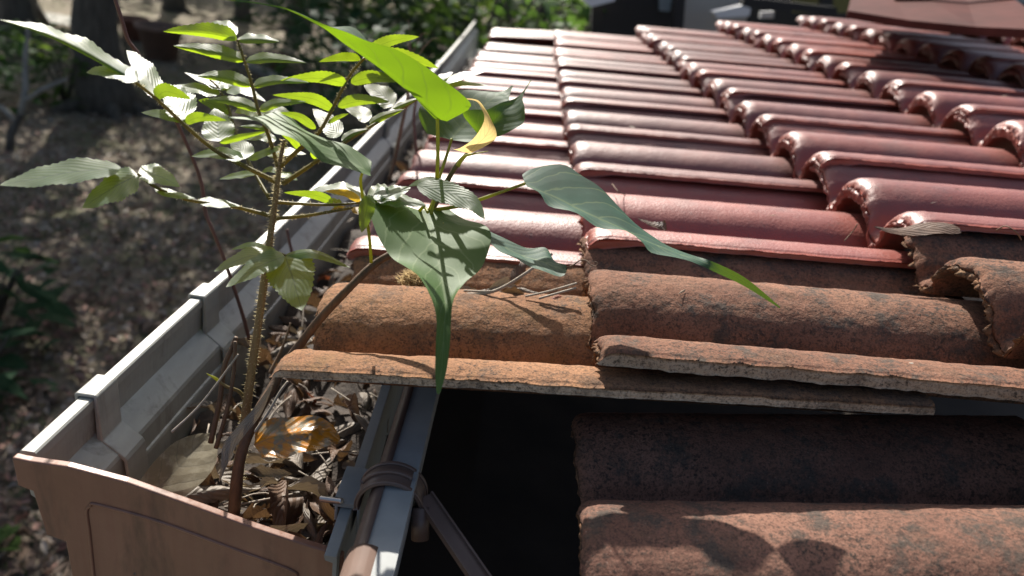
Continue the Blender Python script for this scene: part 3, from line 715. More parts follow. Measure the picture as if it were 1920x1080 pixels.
# ------------------------------------------------------------------ other stems and sticks in the gutter
def stick(name, pts, r0, r1, mat, label, cat, group=None, n=20, bumps=None):
    base = at(*pts[0]); e = empty(name, tuple(base), label, cat, group)
    stemobj('stem', pts, r0, r1, mat, e, n, 0, 0, 7, 2)
    if bumps:
        for b in bumps: stemobj('twig', b, .0008, .0004, mat, e, 6, 0, 0, 5)
    return e
stick('bare_stem', [(468, 640, .93), (455, 590, .92), (420, 485, .90), (398, 430, .885), (385, 398, .88), (374, 330, .87), (325, 215, .84), (290, 160, .82), (258, 100, .80), (240, 75, .79), (228, 35, .78), (213, -10, .77)], .0024, .0021, REDST, 'tall dark red leafless stem rising from the gutter behind the leaves', 'plant stem', None, 40,
      [[(243, 78, .79), (238, 72, .79), (235, 68, .79)], [(380, 392, .88), (384, 378, .88), (386, 372, .88)]])
stick('dead_stalk', [(395, 830, .68), (412, 750, .675), (420, 690, .67), (434, 655, .668), (443, 632, .665)], .0028, .0020, BARKB, 'short dark hairy dead stalk left of the sapling stem', 'stalk')
stick('dead_stalk', [(405, 840, .675), (425, 770, .67), (438, 700, .665), (441, 640, .66)], .0022, .0016, BARKB, 'broken dark stalk right against the sapling stem', 'stalk')
stick('dry_twig', [(322, 810, .64), (370, 765, .65), (410, 715, .655), (447, 664, .66)], .0011, .0009, TWIG, 'thin dry twig slanting up before the gutter wall', 'twig')
stick('dry_twig', [(478, 810, .66), (505, 770, .665), (525, 735, .67), (540, 715, .675)], .0013, .0012, TWIG, 'grey twig leaning behind the orange blotched leaf', 'twig')
stick('dry_twig', [(505, 700, .72), (530, 650, .73), (545, 605, .735)], .0016, .0010, TWIGB, 'brown twig stub beside the eave tile end', 'twig')
stick('dry_twig', [(538, 430, 1.0), (543, 455, 1.0), (548, 475, 1.0), (556, 520, 1.0)], .0022, .0022, REDST, 'short red-brown stick standing in the far gutter', 'twig')
stick('dead_branch', [(730, 335, 1.32), (742, 290, 1.3), (752, 240, 1.28), (762, 195, 1.27), (770, 140, 1.26), (768, 80, 1.25)], .0040, .0025, TWIGB, 'brown dead stem in the gutter beyond the leaves', 'plant stem', None, 24,
      [[(772, 130, 1.26), (790, 95, 1.26), (815, 70, 1.26), (826, 78, 1.26)], [(770, 110, 1.26), (780, 85, 1.26), (792, 62, 1.26), (805, 66, 1.26)], [(769, 100, 1.26), (758, 70, 1.26), (745, 58, 1.26)], [(768, 90, 1.25), (767, 50, 1.25), (764, 38, 1.25)]])
stick('dead_branch', [(778, 330, 1.36), (780, 280, 1.34), (776, 220, 1.33), (782, 180, 1.32)], .0036, .0022, REDST, 'reddish dead stem nearest the far tile ends', 'plant stem')

# ------------------------------------------------------------------ dry leaves
def dead_leaf(c, ln, wd, yaw, pitch, rollv, mat, curl, seed, bend=.3, ns=12, nu=5):
    """free dead leaf with curled edges; returns a mesh in world coords"""
    rn = random.Random(seed); R = Matrix.Rotation(yaw, 3, 'Z') @ Matrix.Rotation(pitch, 3, 'Y') @ Matrix.Rotation(rollv, 3, 'X')
    rows = []
    for i in range(ns):
        t = i/(ns-1); f = interp(t, [0, .1, .3, .55, .8, 1], [.06, .55, 1, .95, .5, .02])*wd
        z = -bend*ln*(t-.5)**2*2+.05*ln*math.sin(t*6+seed); y = .12*ln*math.sin(t*3+seed*2.1)
        x = (t-.5)*ln; cz = curl*f*(1+.5*math.sin(t*8+seed))
        rows.append(tuple(Vector(c)+R @ Vector(v) for v in ((x, y+f*(1-.35*min(1, abs(curl))), z+cz), (x, y, z), (x, y-f*(1-.35*min(1, abs(curl))), z+cz*rn.uniform(.5, 1.2)))))
    return leaf_mesh(rows, mat, 'dry_leaf', nu, ns, 0, 0, .15, seed, -.3*(1 if curl > 0 else -1))
def gz(x, y):
    """height of the litter in the gutter"""
    e = min(1, max(0, (x+.145)/.09)); return -.205+.012*math.sin(x*31+y*17)+.01*math.sin(y*41+1)+(.014 if y > -.1 else 0) - .015*(1-e)
# litter bed and small leaf scatter: one uncountable mass
mb = MB(); NX, NY_ = 26, 120; vs = []
for j in range(NY_):
    y = -.213+3.6*(j/(NY_-1))**1.6
    for i in range(NX):
        x = gx(y)+.042+(.255-.042)*i/(NX-1) if False else (gx(y)+.041)+(.090-(gx(y)+.041))*i/(NX-1)
        vs.append((x, y, gz(x, y)-.012+.008*noise.noise(Vector((x*60, y*60, 0)))))
mb.add(vs, [(j*NX+i, j*NX+i+1, (j+1)*NX+i+1, (j+1)*NX+i) for j in range(NY_-1) for i in range(NX-1)])
SOIL = m_simple('leaf_mould', (.018, .012, .009), (.05, .036, .026), 50, .9, 0, .9, 90, .004)
tag(mb.build('leaf_mould', SOIL), 'dark rotting leaf mould lying in the gutter', 'leaf mould', None, 'stuff')
def joined(name, meshes, mats):
    bm = bmesh.new()
    for me, mi in meshes:
        n0 = len(bm.faces); bm.from_mesh(me); bm.faces.ensure_lookup_table()
        for f in bm.faces[n0:]: f.material_index = mi
        bpy.data.meshes.remove(me)
    me = bpy.data.meshes.new(name); bm.to_mesh(me); bm.free()
    for m_ in mats: me.materials.append(m_)
    return me
rl = random.Random(44); ms = []; DM = [DEAD, DEADG, DEADR]
for i in range(420):
    y = -.205+3.2*rl.random()**2.6; x0 = gx(y)+.045; x = rl.uniform(x0, .078)
    if y < .1 and rl.random() < .15: x = rl.uniform(-.02, .074)
    ln = rl.uniform(.022, .062)
    mi = rl.choices((0, 1, 2), (6, 4, .5))[0]
    ms.append((dead_leaf((x, y, gz(x, y)+rl.uniform(-.006, .016)), ln, ln*rl.uniform(.10, .26), rl.uniform(0, 6.3), rl.gauss(0, .4), rl.gauss(0, .6), DM[mi], rl.choice((-1, 1))*rl.uniform(.3, 1.3), i, rl.uniform(0, .5), 9, 5), mi))
tag(link('leaf_litter', joined('leaf_litter', ms, DM)), 'small dry curled leaves heaped along the gutter', 'leaf litter', None, 'stuff')
mb = MB()
for i in range(150):
    y = -.2+2.2*rl.random()**2.2; x = rl.uniform(gx(y)+.045, .09); a = rl.uniform(0, 6.3); ln = rl.uniform(.02, .07)
    p = Vector((x, y, gz(x, y)+rl.uniform(0, .018))); d = Vector((math.cos(a), math.sin(a), rl.gauss(0, .35)))*ln/2
    pts = [p-d, p+Vector((rl.gauss(0, .003), rl.gauss(0, .003), .003)), p+d]
    if any(q.x > .095 or q.x < gx(q.y)+.045 or q.y < -.21 for q in pts): continue
    mb.tube(spline([tuple(q) for q in pts], 6), rl.uniform(.0005, .0013), 5)
tag(mb.build('twig_litter', TWIG), 'thin grey twigs and leaf stalks mixed in the gutter litter', 'twig litter', None, 'stuff')
# countable bigger leaves in the gutter
def lone(name, me, label, cat='leaf', group=None):
    o = link(name, me); return tag(o, label, cat, group)
GL = [(470, 915, .715), (500, 885, .72), (545, 940, .71), (580, 930, .71), (520, 960, .70), (560, 885, .725), (600, 880, .725), (400, 930, .70), (620, 820, .74), (650, 770, .76), (590, 760, .77), (640, 850, .73), (505, 860, .72), (480, 960, .70), (540, 985, .70), (590, 985, .70), (610, 950, .705), (430, 900, .715), (380, 910, .70), (520, 640, .83), (500, 600, .86), (470, 660, .82), (500, 690, .80), (560, 740, .78)]
for i, (px, py, d) in enumerate(GL):
    ln = rl.uniform(.050, .085); p = at(px, py, d)
    p = atz(px, py, gz(p.x, p.y)+.018)
    me = dead_leaf(p, ln, ln*rl.uniform(.14, .24), rl.uniform(0, 6.3), rl.gauss(0, .35), rl.gauss(0, .4), rl.choice((DEAD, DEAD, DEADG)), rl.choice((-1, 1))*rl.uniform(.7, 1.6), 900+i, rl.uniform(.1, .6), 18, 9)
    lone('dry_leaf', me, 'crumpled brown dry leaf lying in the gutter litter', 'leaf', 'crumpled dry leaves in the gutter')
def viewleaf(name, rows5, mat, label, wave=.06, nu=9, ns=24, curl=0):
    rows = [(at(*r[0]), at(*r[1]), at(*r[2])) for r in rows5]
    return lone(name, leaf_mesh(rows, mat, name, nu, ns, 0, 0, wave, len(label), curl), label)
viewleaf('dry_leaf', [((250, 925, .655), (262, 940, .662), (285, 965, .665)), ((268, 893, .668), (300, 912, .672), (340, 935, .668)), ((297, 856, .680), (335, 875, .686), (378, 905, .676)), ((330, 828, .694), (362, 845, .700), (403, 872, .688)), ((362, 815, .705), (383, 826, .708), (408, 842, .70)), ((386, 812, .712), (394, 818, .712), (405, 824, .708)), ((400, 812, .714), (402, 814, .714), (404, 816, .714))], OLIVED, 'large smooth pale olive dead leaf leaning on the gutter wall', .02)
viewleaf('dry_leaf', [((478, 800, .69), (476, 835, .683), (492, 858, .675)), ((500, 786, .70), (505, 822, .685), (520, 858, .673)), ((535, 784, .70), (540, 815, .687), (548, 855, .674)), ((570, 778, .705), (575, 808, .69), (580, 845, .678)), ((605, 785, .705), (605, 808, .697), (612, 838, .682)), ((622, 795, .70), (628, 812, .697), (632, 832, .686)), ((634, 812, .695), (636, 816, .695), (638, 826, .69))], DEADY, 'large orange and brown blotched curled leaf in the litter', .10, 13, 30, -.2)
viewleaf('dry_leaf', [((507, 722, .665), (508, 726, .665), (510, 728, .665)), ((480, 760, .66), (486, 768, .66), (490, 776, .662)), ((445, 800, .652), (452, 808, .652), (457, 818, .654)), ((418, 835, .645), (428, 838, .646), (440, 842, .648)), ((415, 865, .642), (422, 865, .643), (428, 868, .645)), ((410, 902, .64), (411, 903, .64), (412, 904, .64))], DEADG, 'long narrow pale dry leaf hanging before the sapling stems', .03)
viewleaf('dry_leaf', [((1637, 424, .79), (1640, 426, .79), (1643, 428, .79)), ((1680, 428, .795), (1680, 432, .79), (1682, 440, .785)), ((1720, 420, .80), (1722, 428, .79), (1725, 441, .78)), ((1765, 416, .80), (1765, 425, .79), (1768, 438, .78)), ((1795, 425, .79), (1797, 432, .787), (1798, 438, .784)), ((1800, 430, .787), (1801, 432, .787), (1802, 434, .787))], DEAD, 'curled brown leaf lying across the painted edge of the upper tile', .05)
viewleaf('dry_leaf', [((1195, 408, .845), (1198, 412, .845), (1205, 416, .845)), ((1215, 414, .85), (1220, 420, .847), (1225, 426, .845)), ((1238, 416, .85), (1240, 424, .847), (1245, 432, .845)), ((1246, 412, .85), (1249, 418, .85), (1250, 432, .848))], DEAD, 'small blackish curled leaf on the glossy red tile', .1)
# debris caught behind the eave tile
def rp(px, py, h): return roofp(px, py, h)
CATCH = [((915, 545), .05, .006, .25, DEADG), ((950, 535), .045, .010, .55, DEADG), ((985, 515), .055, .011, 1.0, DEAD), ((1000, 545), .05, .005, .3, DEADG), ((900, 552), .03, .008, -.2, DEADG), ((960, 556), .035, .007, -.1, DEAD), ((1045, 556), .025, .008, 1.2, DEADR), ((915, 556), .02, .006, .2, DEADR), ((880, 548), .025, .007, .5, DEADG)]
for i, ((px, py), ln, wd, yw, mt) in enumerate(CATCH):
    p = rp(px, py, -.026)
    lone('dry_leaf', dead_leaf(p, ln, wd, yw, -.35 if i == 2 else rl.gauss(0, .2), rl.gauss(0, .5)+.5, mt, rl.choice((-1, 1))*.7, 300+i, .2, 16, 7), {0: 'dry leaf', 1: 'dry leaf'}.get(-1, 'narrow dry leaf caught in the tile valley beside the fig leaf') if mt != DEADR else 'small red-brown dry leaf scrap caught in the tile valley', 'leaf', 'dry leaves caught in the tile valley')
for k, pp in enumerate([[(860, 552, -.018), (920, 548, -.016), (975, 520, 0), (1035, 475, .02)], [(985, 556, -.02), (1030, 546, -.015), (1082, 531, -.008)], [(1010, 560, -.02), (1045, 550, -.015), (1080, 540, -.012)], [(870, 545, -.016), (930, 545, -.014), (965, 525, -.008)]]):
    P = [rp(x, y, h) for x, y, h in pp]; e = MB(); e.tube(spline([tuple(p) for p in P], 16), [.0018, .0012, .0013, .0011][k], 7)
    tag(e.build('dry_twig', TWIG), ['grey twig poking up past the small fig leaf tip', 'curved grey twig ending at the second tile end', 'straight grey twig below the curved one', 'grey twig half hidden by the big fig leaf'][k], 'twig')
P = [rp(x, y, h) for x, y, h in [(1620, 679, -.032), (1690, 683, -.036), (1760, 690, -.042), (1838, 698, -.048)]]
e = MB(); e.tube(spline([tuple(p) for p in P], 20), [.0018+(.0012 if i == 8 else 0)-.00005*i for i in range(20)], 8)
tag(e.build('dry_twig', TWIG), 'grey forked twig lying in the valley of the second course tile', 'twig')
for k, pp in enumerate([[(1148, 345, .004), (1160, 360, .003), (1172, 365, -.012)], [(1868, 432, .003), (1885, 424, .01), (1905, 435, .006), (1915, 450, -.01)], [(1583, 452, -.03), (1598, 435, -.02), (1608, 420, -.01)]]):
    P = [rp(x, y, h) for x, y, h in pp]; e = MB(); e.tube(spline([tuple(p) for p in P], 12), .0007, 6)
    tag(e.build('dry_twig', TWIGB), ['tiny brown twig on the red tile beside the long fig leaf', 'thin curved twig on the painted edge at the right', 'thin twig leaning at the rough end of the red tile'][k], 'twig')
# tiny dry scraps blown over the tiles
mb = MB(); rq = random.Random(31); LAPT = .0085
for i in range(170):
    c_ = rq.choice((0, 1, 1, 2, 2, 3, 4)); k_ = rq.choice((0, 1, 1, 1, 2, 2, 3, 4, 5, 6))
    if c_ == 0 and k_ == 0: continue
    xl = rq.uniform(.03, .28); yl = rq.choice((rq.gauss(-.078, .008), rq.gauss(.078, .008), rq.uniform(-.14, .14)))
    p = RF @ Vector((COLX[c_]+xl, .3*k_+yl, prof(yl)[0]-.135*xl+.0016)); a_ = rq.uniform(0, 6.3); l_ = rq.uniform(.002, .010); w_2 = l_*rq.uniform(.08, .4)
    d = RF @ Vector((math.cos(a_), math.sin(a_)*.6, rq.uniform(-.1, .25))).normalized()*l_; q = RF @ Vector((-math.sin(a_), math.cos(a_), rq.uniform(0, .6))).normalized()*w_2
    mb.add([p-d, p+q, p+d+Vector((0, 0, .001)), p-q], [(0, 1, 2, 3)], rq.choice((0, 0, 1)))
tag(mb.build('tile_debris', [TWIGB, TWIG], None, False), 'tiny dry scraps and stalks blown over the tiles', 'debris', None, 'stuff')
# fibre tuft
e = MB(); c0 = rp(785, 532, -.022)
for i in range(900):
    d = Vector((rl.gauss(0, 1), rl.gauss(0, 1), rl.gauss(0, 1))).normalized(); d.z = abs(d.z)
    p = c0+Vector((d.x*.022, d.y*.012, d.z*.014))*rl.random()**.4; q = p+Vector((rl.gauss(0, 1), rl.gauss(0, 1), rl.gauss(0, .8))).normalized()*.011
    s = Vector((.0003, 0, .0003)); mid = (p+q)/2+Vector((rl.gauss(0, .002), rl.gauss(0, .002), rl.gauss(0, .002)))
    e.add([p-s, p+s, mid+s, mid-s, q], [(0, 1, 2, 3), (3, 2, 4)])
FIB = m_stemtrans('straw_fibre', (.42, .32, .18), (.5, .38, .2))
tag(e.build('fibre_tuft', FIB, None, False), 'pale straw-coloured fibre tuft beside the big fig leaf', 'tuft')

# ------------------------------------------------------------------ garden
GZ = -2.2
def m_ground():
    a = NT('garden_soil'); c = a.coord(False)
    n1 = a.noise(c, .5, 5); n2 = a.noise(c, 3, 6, .65); n3 = a.noise(c, 18, 5, .7)
    col = a.ramp(n3, [(.3, (.17, .138, .105)), (.55, (.25, .208, .16)), (.75, (.34, .29, .23))])
    gr = a.ramp(n2, [(.48, 0), (.62, .75)]); col = a.mix(gr, col, (.085, .10, .045))
    col = a.mix(a.ramp(n1, [(.4, 0), (.65, .5)]), col, (.10, .09, .055))
    a.set(Base_Color=col, Roughness=.95, Specular_IOR_Level=.15); a.bump(n3, .8, .03); return a.m
mb = MB(); n = 60; S = 160
vs = [(-S/2+S*i/n, -S/2+40+S*j/n, GZ) for j in range(n+1) for i in range(n+1)]
mb.add(vs, [(j*(n+1)+i, j*(n+1)+i+1, (j+1)*(n+1)+i+1, (j+1)*(n+1)+i) for j in range(n) for i in range(n)])
tag(mb.build('ground', m_ground()), 'bare brown garden ground with leaf litter and thin grass', None, None, 'structure')
rg = random.Random(9)
LIT = [m_simple('ground_leaf_brown', (.13, .09, .062), (.2, .14, .10), 3, .8), m_simple('ground_leaf_pale', (.24, .20, .16), (.32, .27, .22), 3, .7), m_simple('ground_leaf_pink', (.22, .12, .09), (.28, .16, .12), 3, .8)]
mb = MB()
for i in range(20000):
    t = rg.random(); y = .3+13*t**1.5; x = rg.uniform(-1.0-.62*y, -.25-.1*y)-.2
    s = rg.uniform(.014, .045); a = rg.uniform(0, 6.3); z = GZ+.012+rg.uniform(0, .03)
    ca, sa = math.cos(a)*s, math.sin(a)*s; w2 = rg.uniform(.3, .5)
    mb.add([(x-ca, y-sa, z), (x+sa*w2, y-ca*w2, z+rg.uniform(0, .03)), (x+ca, y+sa, z+rg.uniform(-.005, .02)), (x-sa*w2, y+ca*w2, z+rg.uniform(0, .03))], [(0, 1, 2), (0, 2, 3)], rg.choices((0, 1, 2), (6, 2, 1.5))[0])
tag(mb.build('fallen_leaves', LIT, None, False), 'fallen leaves scattered over the garden ground', 'fallen leaves', None, 'stuff')
GRASS = m_leaf('grass_blade', (.05, .085, .025), (.06, .09, .03), (.2, .3, .03), .5, 3, .1, .1, .3, 1)
mb = MB()
for i in range(9000):
    y = .5+16*rg.random()**1.3; x = rg.uniform(-1.2-.6*y, -.3-.1*y)-.2
    if noise.noise(Vector((x*.7, y*.7, 3))) < .05: continue
    h = rg.uniform(.03, .10); a = rg.uniform(0, 6.3); d = Vector((math.cos(a), math.sin(a), 0))*.008
    mb.add([Vector((x, y, GZ))-d, Vector((x, y, GZ))+d, (x+rg.gauss(0, .03), y+rg.gauss(0, .03), GZ+h)], [(0, 1, 2)])
tag(mb.build('grass', m_simple('grass_green', (.045, .075, .022), (.07, .10, .03), 2, .6), None, False), 'thin short grass in patches on the garden ground', 'grass', None, 'stuff')
# path and stone edging
PATH = m_simple('pale_concrete_path', (.26, .25, .22), (.36, .35, .31), 3, .9, 0, .3, 20, .005)
a_, b_ = atz(-60, 8, GZ), atz(160, 44, GZ); dv = (b_-a_); nv = Vector((-dv.y, dv.x, 0)).normalized()
mb = MB(); mb.add([a_-nv*.5+Vector((0, 0, .006)), b_-nv*.5+Vector((0, 0, .006)), b_+nv*.5+Vector((0, 0, .006)), a_+nv*.5+Vector((0, 0, .006))], [(0, 1, 2, 3)])
tag(mb.build('path', PATH, None, False), 'pale concrete garden path beyond the trees', None, None, 'structure')
ed = empty('stone_edging', tuple(atz(440, 118, GZ)), 'low pale stone edging line on the garden ground', 'edging')
a_, b_ = atz(395, 97, GZ), atz(520, 152, GZ)
for i in range(9):
    p = a_.lerp(b_, (i+.5)/9); mb = MB(); d = b_-a_
    mb.box((p.x, p.y, GZ+.05), d.length/9*.92, .14, .10, Matrix.Rotation(math.atan2(d.y, d.x)+rg.gauss(0, .05), 3, 'Z')); mb.build('stone', PATH, ed, False)
# trees: tapered trunk with limbs, leafy crown (crowns stand above the picture and shade the ground)
BARK = m_simple('tree_bark', (.045, .038, .030), (.11, .095, .075), 9, .95, 0, .9, 25, .03, stretch=(2, 2, .5))
CROWN = [m_leaf('tree_foliage', (.045, .075, .022), (.06, .09, .03), (.2, .30, .03), .5, 6, .6, .1, .35, 1), m_leaf('tree_foliage_dark', (.032, .058, .02), (.045, .07, .025), (.12, .2, .03), .5, 6, .6, .1, .3, 1)]
def crown_mesh(rad, hz, n, seed, leaf=.13):
    rn = random.Random(seed); mb = MB(); cl = [Vector((rn.gauss(0, .5)*rad, rn.gauss(0, .5)*rad, rn.gauss(0, .42)*hz)) for _ in range(22)]
    for i in range(n):
        c = rn.choice(cl); p = c+Vector((rn.gauss(0, .2)*rad, rn.gauss(0, .2)*rad, rn.gauss(0, .2)*hz))
        d = Vector((rn.gauss(0, 1), rn.gauss(0, 1), rn.gauss(0, .5))).normalized(); s = d.cross(Vector((rn.gauss(0, 1), rn.gauss(0, 1), 1))).normalized()
        l = leaf*rn.uniform(.6, 1.3); mb.add([p-d*l, p+s*l*.42, p+d*l, p-s*l*.42], [(0, 1, 2, 3)])
    return mb
def tree(x, y, tr, h, rad, label, seed, lean=(0, 0), n=3300, mat=0, ch=None):
    rn = random.Random(seed); e = empty('tree', (x, y, GZ), label, 'tree'); mb = MB(); top = Vector((x+lean[0], y+lean[1], GZ+h))
    pts = []; R = []
    for i in range(16):
        t = i/15; pts.append(Vector((x, y, GZ-.05)).lerp(top, t)+Vector((rn.gauss(0, .03), rn.gauss(0, .03), 0))); R.append(tr*(1-.55*t)*(1+.55*math.exp(-t*h*2.2)))
    mb.tube(pts, R, 14)
    for k in range(6):
        b = pts[9+k]; a = rn.uniform(0, 6.3); q = b+Vector((math.cos(a), math.sin(a), .8))*rad*.6
        mb.tube(spline([tuple(b), tuple(b.lerp(q, .5)+Vector((0, 0, .1))), tuple(q)], 8), [tr*.4*(1-.1*i) for i in range(8)], 7)
    # surface roots
    for k in range(5):
        a = rn.uniform(0, 6.3); q = Vector((x+math.cos(a)*tr*2.6, y+math.sin(a)*tr*2.6, GZ-.03))
        mb.tube([Vector((x, y, GZ+tr*.9)), Vector((x, y, GZ)).lerp(q, .5)+Vector((0, 0, tr*.35)), q], [tr*.5, tr*.35, tr*.1], 7)
    o = mb.build('trunk', BARK, e)
    cm = crown_mesh(rad, rad*.75, n, seed+50); me = cm.mesh('crown', CROWN[mat], False)
    c = link('crown', me, e, loc=Vector((lean[0], lean[1], (ch or h)+rad*.1)))
    return e
def gp(px, py): p = atz(px, py, GZ); return p.x, p.y
x, y = gp(200, 205); tree(x, y, .27, 5.2, 2.4, 'thick-trunked tree standing nearest on the left behind the leaves', 1)
x, y = gp(35, 40); tree(x, y, .3, 5.5, 2.6, 'distant tree trunk at the far left beside the path', 2)
x, y = gp(455, 40); tree(x, y, .16, 5, 2.4, 'slim tree trunk beyond the flower pots', 3, (.3, 0))
x, y = gp(560, 60); tree(x, y, .22, 5.5, 2.6, 'dark tree trunk in the garden shade behind the centre leaves', 4, (-.5, .2), 4500, 1)
x, y = gp(330, 20); tree(x, y, .2, 5.5, 2.6, 'thin distant tree between the thick trunk and the pots', 5, (0, 0), 5200, 1)
#tree(-6.2, 6.8, .2, 5.6, 2.1, 'tree standing outside the picture on the left', 6, (.9, .8))
tree(-2.6, 17.5, .22, 6.6, 3.0, 'tree far behind the gutter, its crown placed for shade', 7, (-1.4, -1.8), 9500, 1)  # crown out of view, placed and thickened to shade the far shrubs
tree(-1.3, 18.6, .2, 6.8, 2.8, 'tree added beyond the roof end for shade', 17, (-.8, -1.6), 8000, 1)  # added tree; its unseen crown keeps sun off the shrubs below
tree(-8.6, 12., .22, 5.8, 2.6, 'tree further left beyond the shrubs', 8)
#tree(-3.9, 10.6, .12, 4.6, 1.7, 'slender tree behind the gutter', 9, (-.4, -1.2), 3600)
# shrubs: leafy stems with broad leaves
SHR = [m_leaf('shrub_leaf', (.035, .085, .025), (.05, .09, .03), (.10, .19, .03), .6, 6, .6, .2, .35, 1.1), m_leaf('shrub_leaf_dark', (.020, .055, .028), (.04, .07, .03), (.08, .16, .04), .55, 6, .6, .2, .3, 1), m_leaf('shrub_leaf_light', (.055, .10, .028), (.06, .10, .035), (.14, .22, .03), .6, 6, .6, .2, .4, 1.2)]
def shrub(x, y, z, h, rad, nl, ll, lw, mat, label, seed, name='shrub', up=.3):
    rn = random.Random(seed); e = empty(name, (x, y, z), label, 'plant'); ms = []; st = MB()
    for i in range(nl):
        a = rn.uniform(0, 6.3); r = rad*rn.random()**.6; t = rn.random()**.7
        p = Vector((x+math.cos(a)*r, y+math.sin(a)*r, z+h*t)); a2 = a+rn.gauss(0, .8)
        d = Vector((math.cos(a2), math.sin(a2), rn.gauss(up, .45))).normalized(); s = d.cross(Vector((0, 0, 1))).normalized(); l = ll*rn.uniform(.6, 1.2); ww = lw*rn.uniform(.7, 1.2)
        dn = Vector((0, 0, -1)); s = (s+Vector((0, 0, rn.gauss(0, .35)))).normalized()
        q = []
        for tt, f in ((0, .15), (.3, .9), (.6, .8), (1, .02)):
            m_ = p+d*l*tt+dn*l*.35*tt*tt; q.append((m_-s*ww*f, m_, m_+s*ww*f))
        vs = [v for r_ in q for v in r_]
        st.add(vs, [(r_*3+k, r_*3+k+1, r_*3+k+4, r_*3+k+3) for r_ in range(3) for k in range(2)])
    o = st.build('foliage', SHR[mat], e); 
    ul = o.data.uv_layers.new(name='UVMap')
    for lp in o.data.loops:
        q = lp.vertex_index % 12; ul.data[lp.index].uv = ((q % 3)/2, (q//3)/3)
    sb = MB()
    for k in range(7):
        a = rn.uniform(0, 6.3); sb.tube([(x, y, z-.02), (x+math.cos(a)*rad*.3, y+math.sin(a)*rad*.3, z+h*.5), (x+math.cos(a)*rad*.6, y+math.sin(a)*rad*.6, z+h*.9)], [.02, .014, .006], 5)
    sb.build('stems', BARK, e); return e
x, y = gp(30, 640); shrub(x-.15, y, GZ, .55, .38, 70, .26, .045, 1, 'dark long-leaved shrub at the left edge below the white leaflets', 11)
x, y = gp(20, 740); shrub(x-.15, y, GZ, .35, .25, 40, .22, .05, 1, 'low broad-leaved plant at the lower left edge', 12)
x, y = gp(30, 1075); shrub(x-.1, y, GZ, .12, .12, 14, .12, .03, 2, 'tiny bright green weed at the bottom left corner', 13)
x, y = gp(40, 215); shrub(x-.5, y, GZ, .9, .7, 220, .22, .05, 0, 'bushy green shrub at the far left behind the forked sapling', 14)
x, y = gp(125, 200); shrub(x, y, GZ, .75, .38, 90, .24, .05, 2, 'bright green young plant left of the thick trunk', 15)
x, y = gp(55, 110); shrub(x, y, GZ, .5, .4, 80, .22, .05, 0, 'leafy plant on the ground far left of the trunk', 16)
# forked bare sapling
e = empty('forked_sapling', tuple(atz(18, 285, GZ)), 'pale leafless forked sapling at the left', 'sapling')
b0 = atz(18, 285, GZ); dd = (b0-CC).dot(CF)
mb = MB(); mb.tube([at(18, 288, dd), at(20, 250, dd), at(40, 215, dd)], [.045, .04, .035], 8); mb.build('trunk', BARK, e)
PALEB = m_simple('pale_bark', (.16, .15, .13), (.26, .25, .22), 8, .9, 0, .4, 30, .01)
mb = MB(); mb.tube([at(40, 216, dd), at(48, 170, dd), at(48, 100, dd), at(55, 40, dd-.1)], [.035, .03, .026, .018], 7); mb.build('branch', PALEB, e)
mb = MB(); mb.tube([at(48, 190, dd), at(75, 170, dd), at(125, 148, dd)], [.028, .024, .018], 7); mb.build('branch', PALEB, e)
mb = MB(); mb.tube([at(30, 228, dd), at(8, 205, dd), at(-20, 190, dd)], [.028, .024, .018], 7); mb.build('branch', PALEB, e)
# pots
POT = m_simple('terracotta_pot', (.15, .09, .065), (.22, .13, .10), 6, .85, 0, .3, 30, .01)
POT2 = m_simple('red_terracotta_pot', (.16, .06, .04), (.2, .085, .06), 6, .85, 0, .3, 30, .01)
def pot(px, py, r, h, mat, label):
    x, y = gp(px, py); e = empty('flower_pot', (x, y, GZ), label, 'flower pot'); n = 28; mb = MB()
    pr = [(.001, .0), (r*.66, 0), (r*.95, h*.84), (r*1.06, h*.84), (r*1.08, h), (r*.96, h), (r*.9, h*.86)]
    vs = [(x+q*math.cos(2*math.pi*k/n), y+q*math.sin(2*math.pi*k/n), GZ+zz) for q, zz in pr for k in range(n)]
    mb.add(vs, [(i*n+k, i*n+(k+1) % n, (i+1)*n+(k+1) % n, (i+1)*n+k) for i in range(len(pr)-1) for k in range(n)]); mb.build('pot', mat, e)
    mb = MB(); mb.add([(x+r*.9*math.cos(2*math.pi*k/n), y+r*.9*math.sin(2*math.pi*k/n), GZ+h*.88) for k in range(n)], [tuple(range(n))]); mb.build('soil', SOIL, e, False)
pot(303, 112, .36, .58, POT, 'big brown terracotta pot right of the thick trunk')
pot(252, 76, .26, .42, POT2, 'smaller reddish pot behind the big brown pot')
pot(520, 128, .2, .25, POT2, 'small red pot low beyond the stone edging')
# wood beyond the garden
rw = random.Random(77); mb = MB()
for i in range(26000):
    x = rw.uniform(-24, 14); y = 24+rw.random()**1.3*6+abs(x)*.05; z = GZ+rw.random()**.8*7
    p = Vector((x, y, z)); d = Vector((rw.gauss(0, 1), rw.gauss(0, 1), rw.gauss(0, .6))).normalized(); s = d.cross(Vector((rw.gauss(0, 1), rw.gauss(0, 1), 1))).normalized(); l = rw.uniform(.12, .3)
    mb.add([p-d*l, p+s*l*.45, p+d*l, p-s*l*.45], [(0, 1, 2, 3)])
tag(mb.build('woodland', CROWN[1], None, False), 'dense dark woodland edge beyond the garden', 'woodland', None, 'stuff')
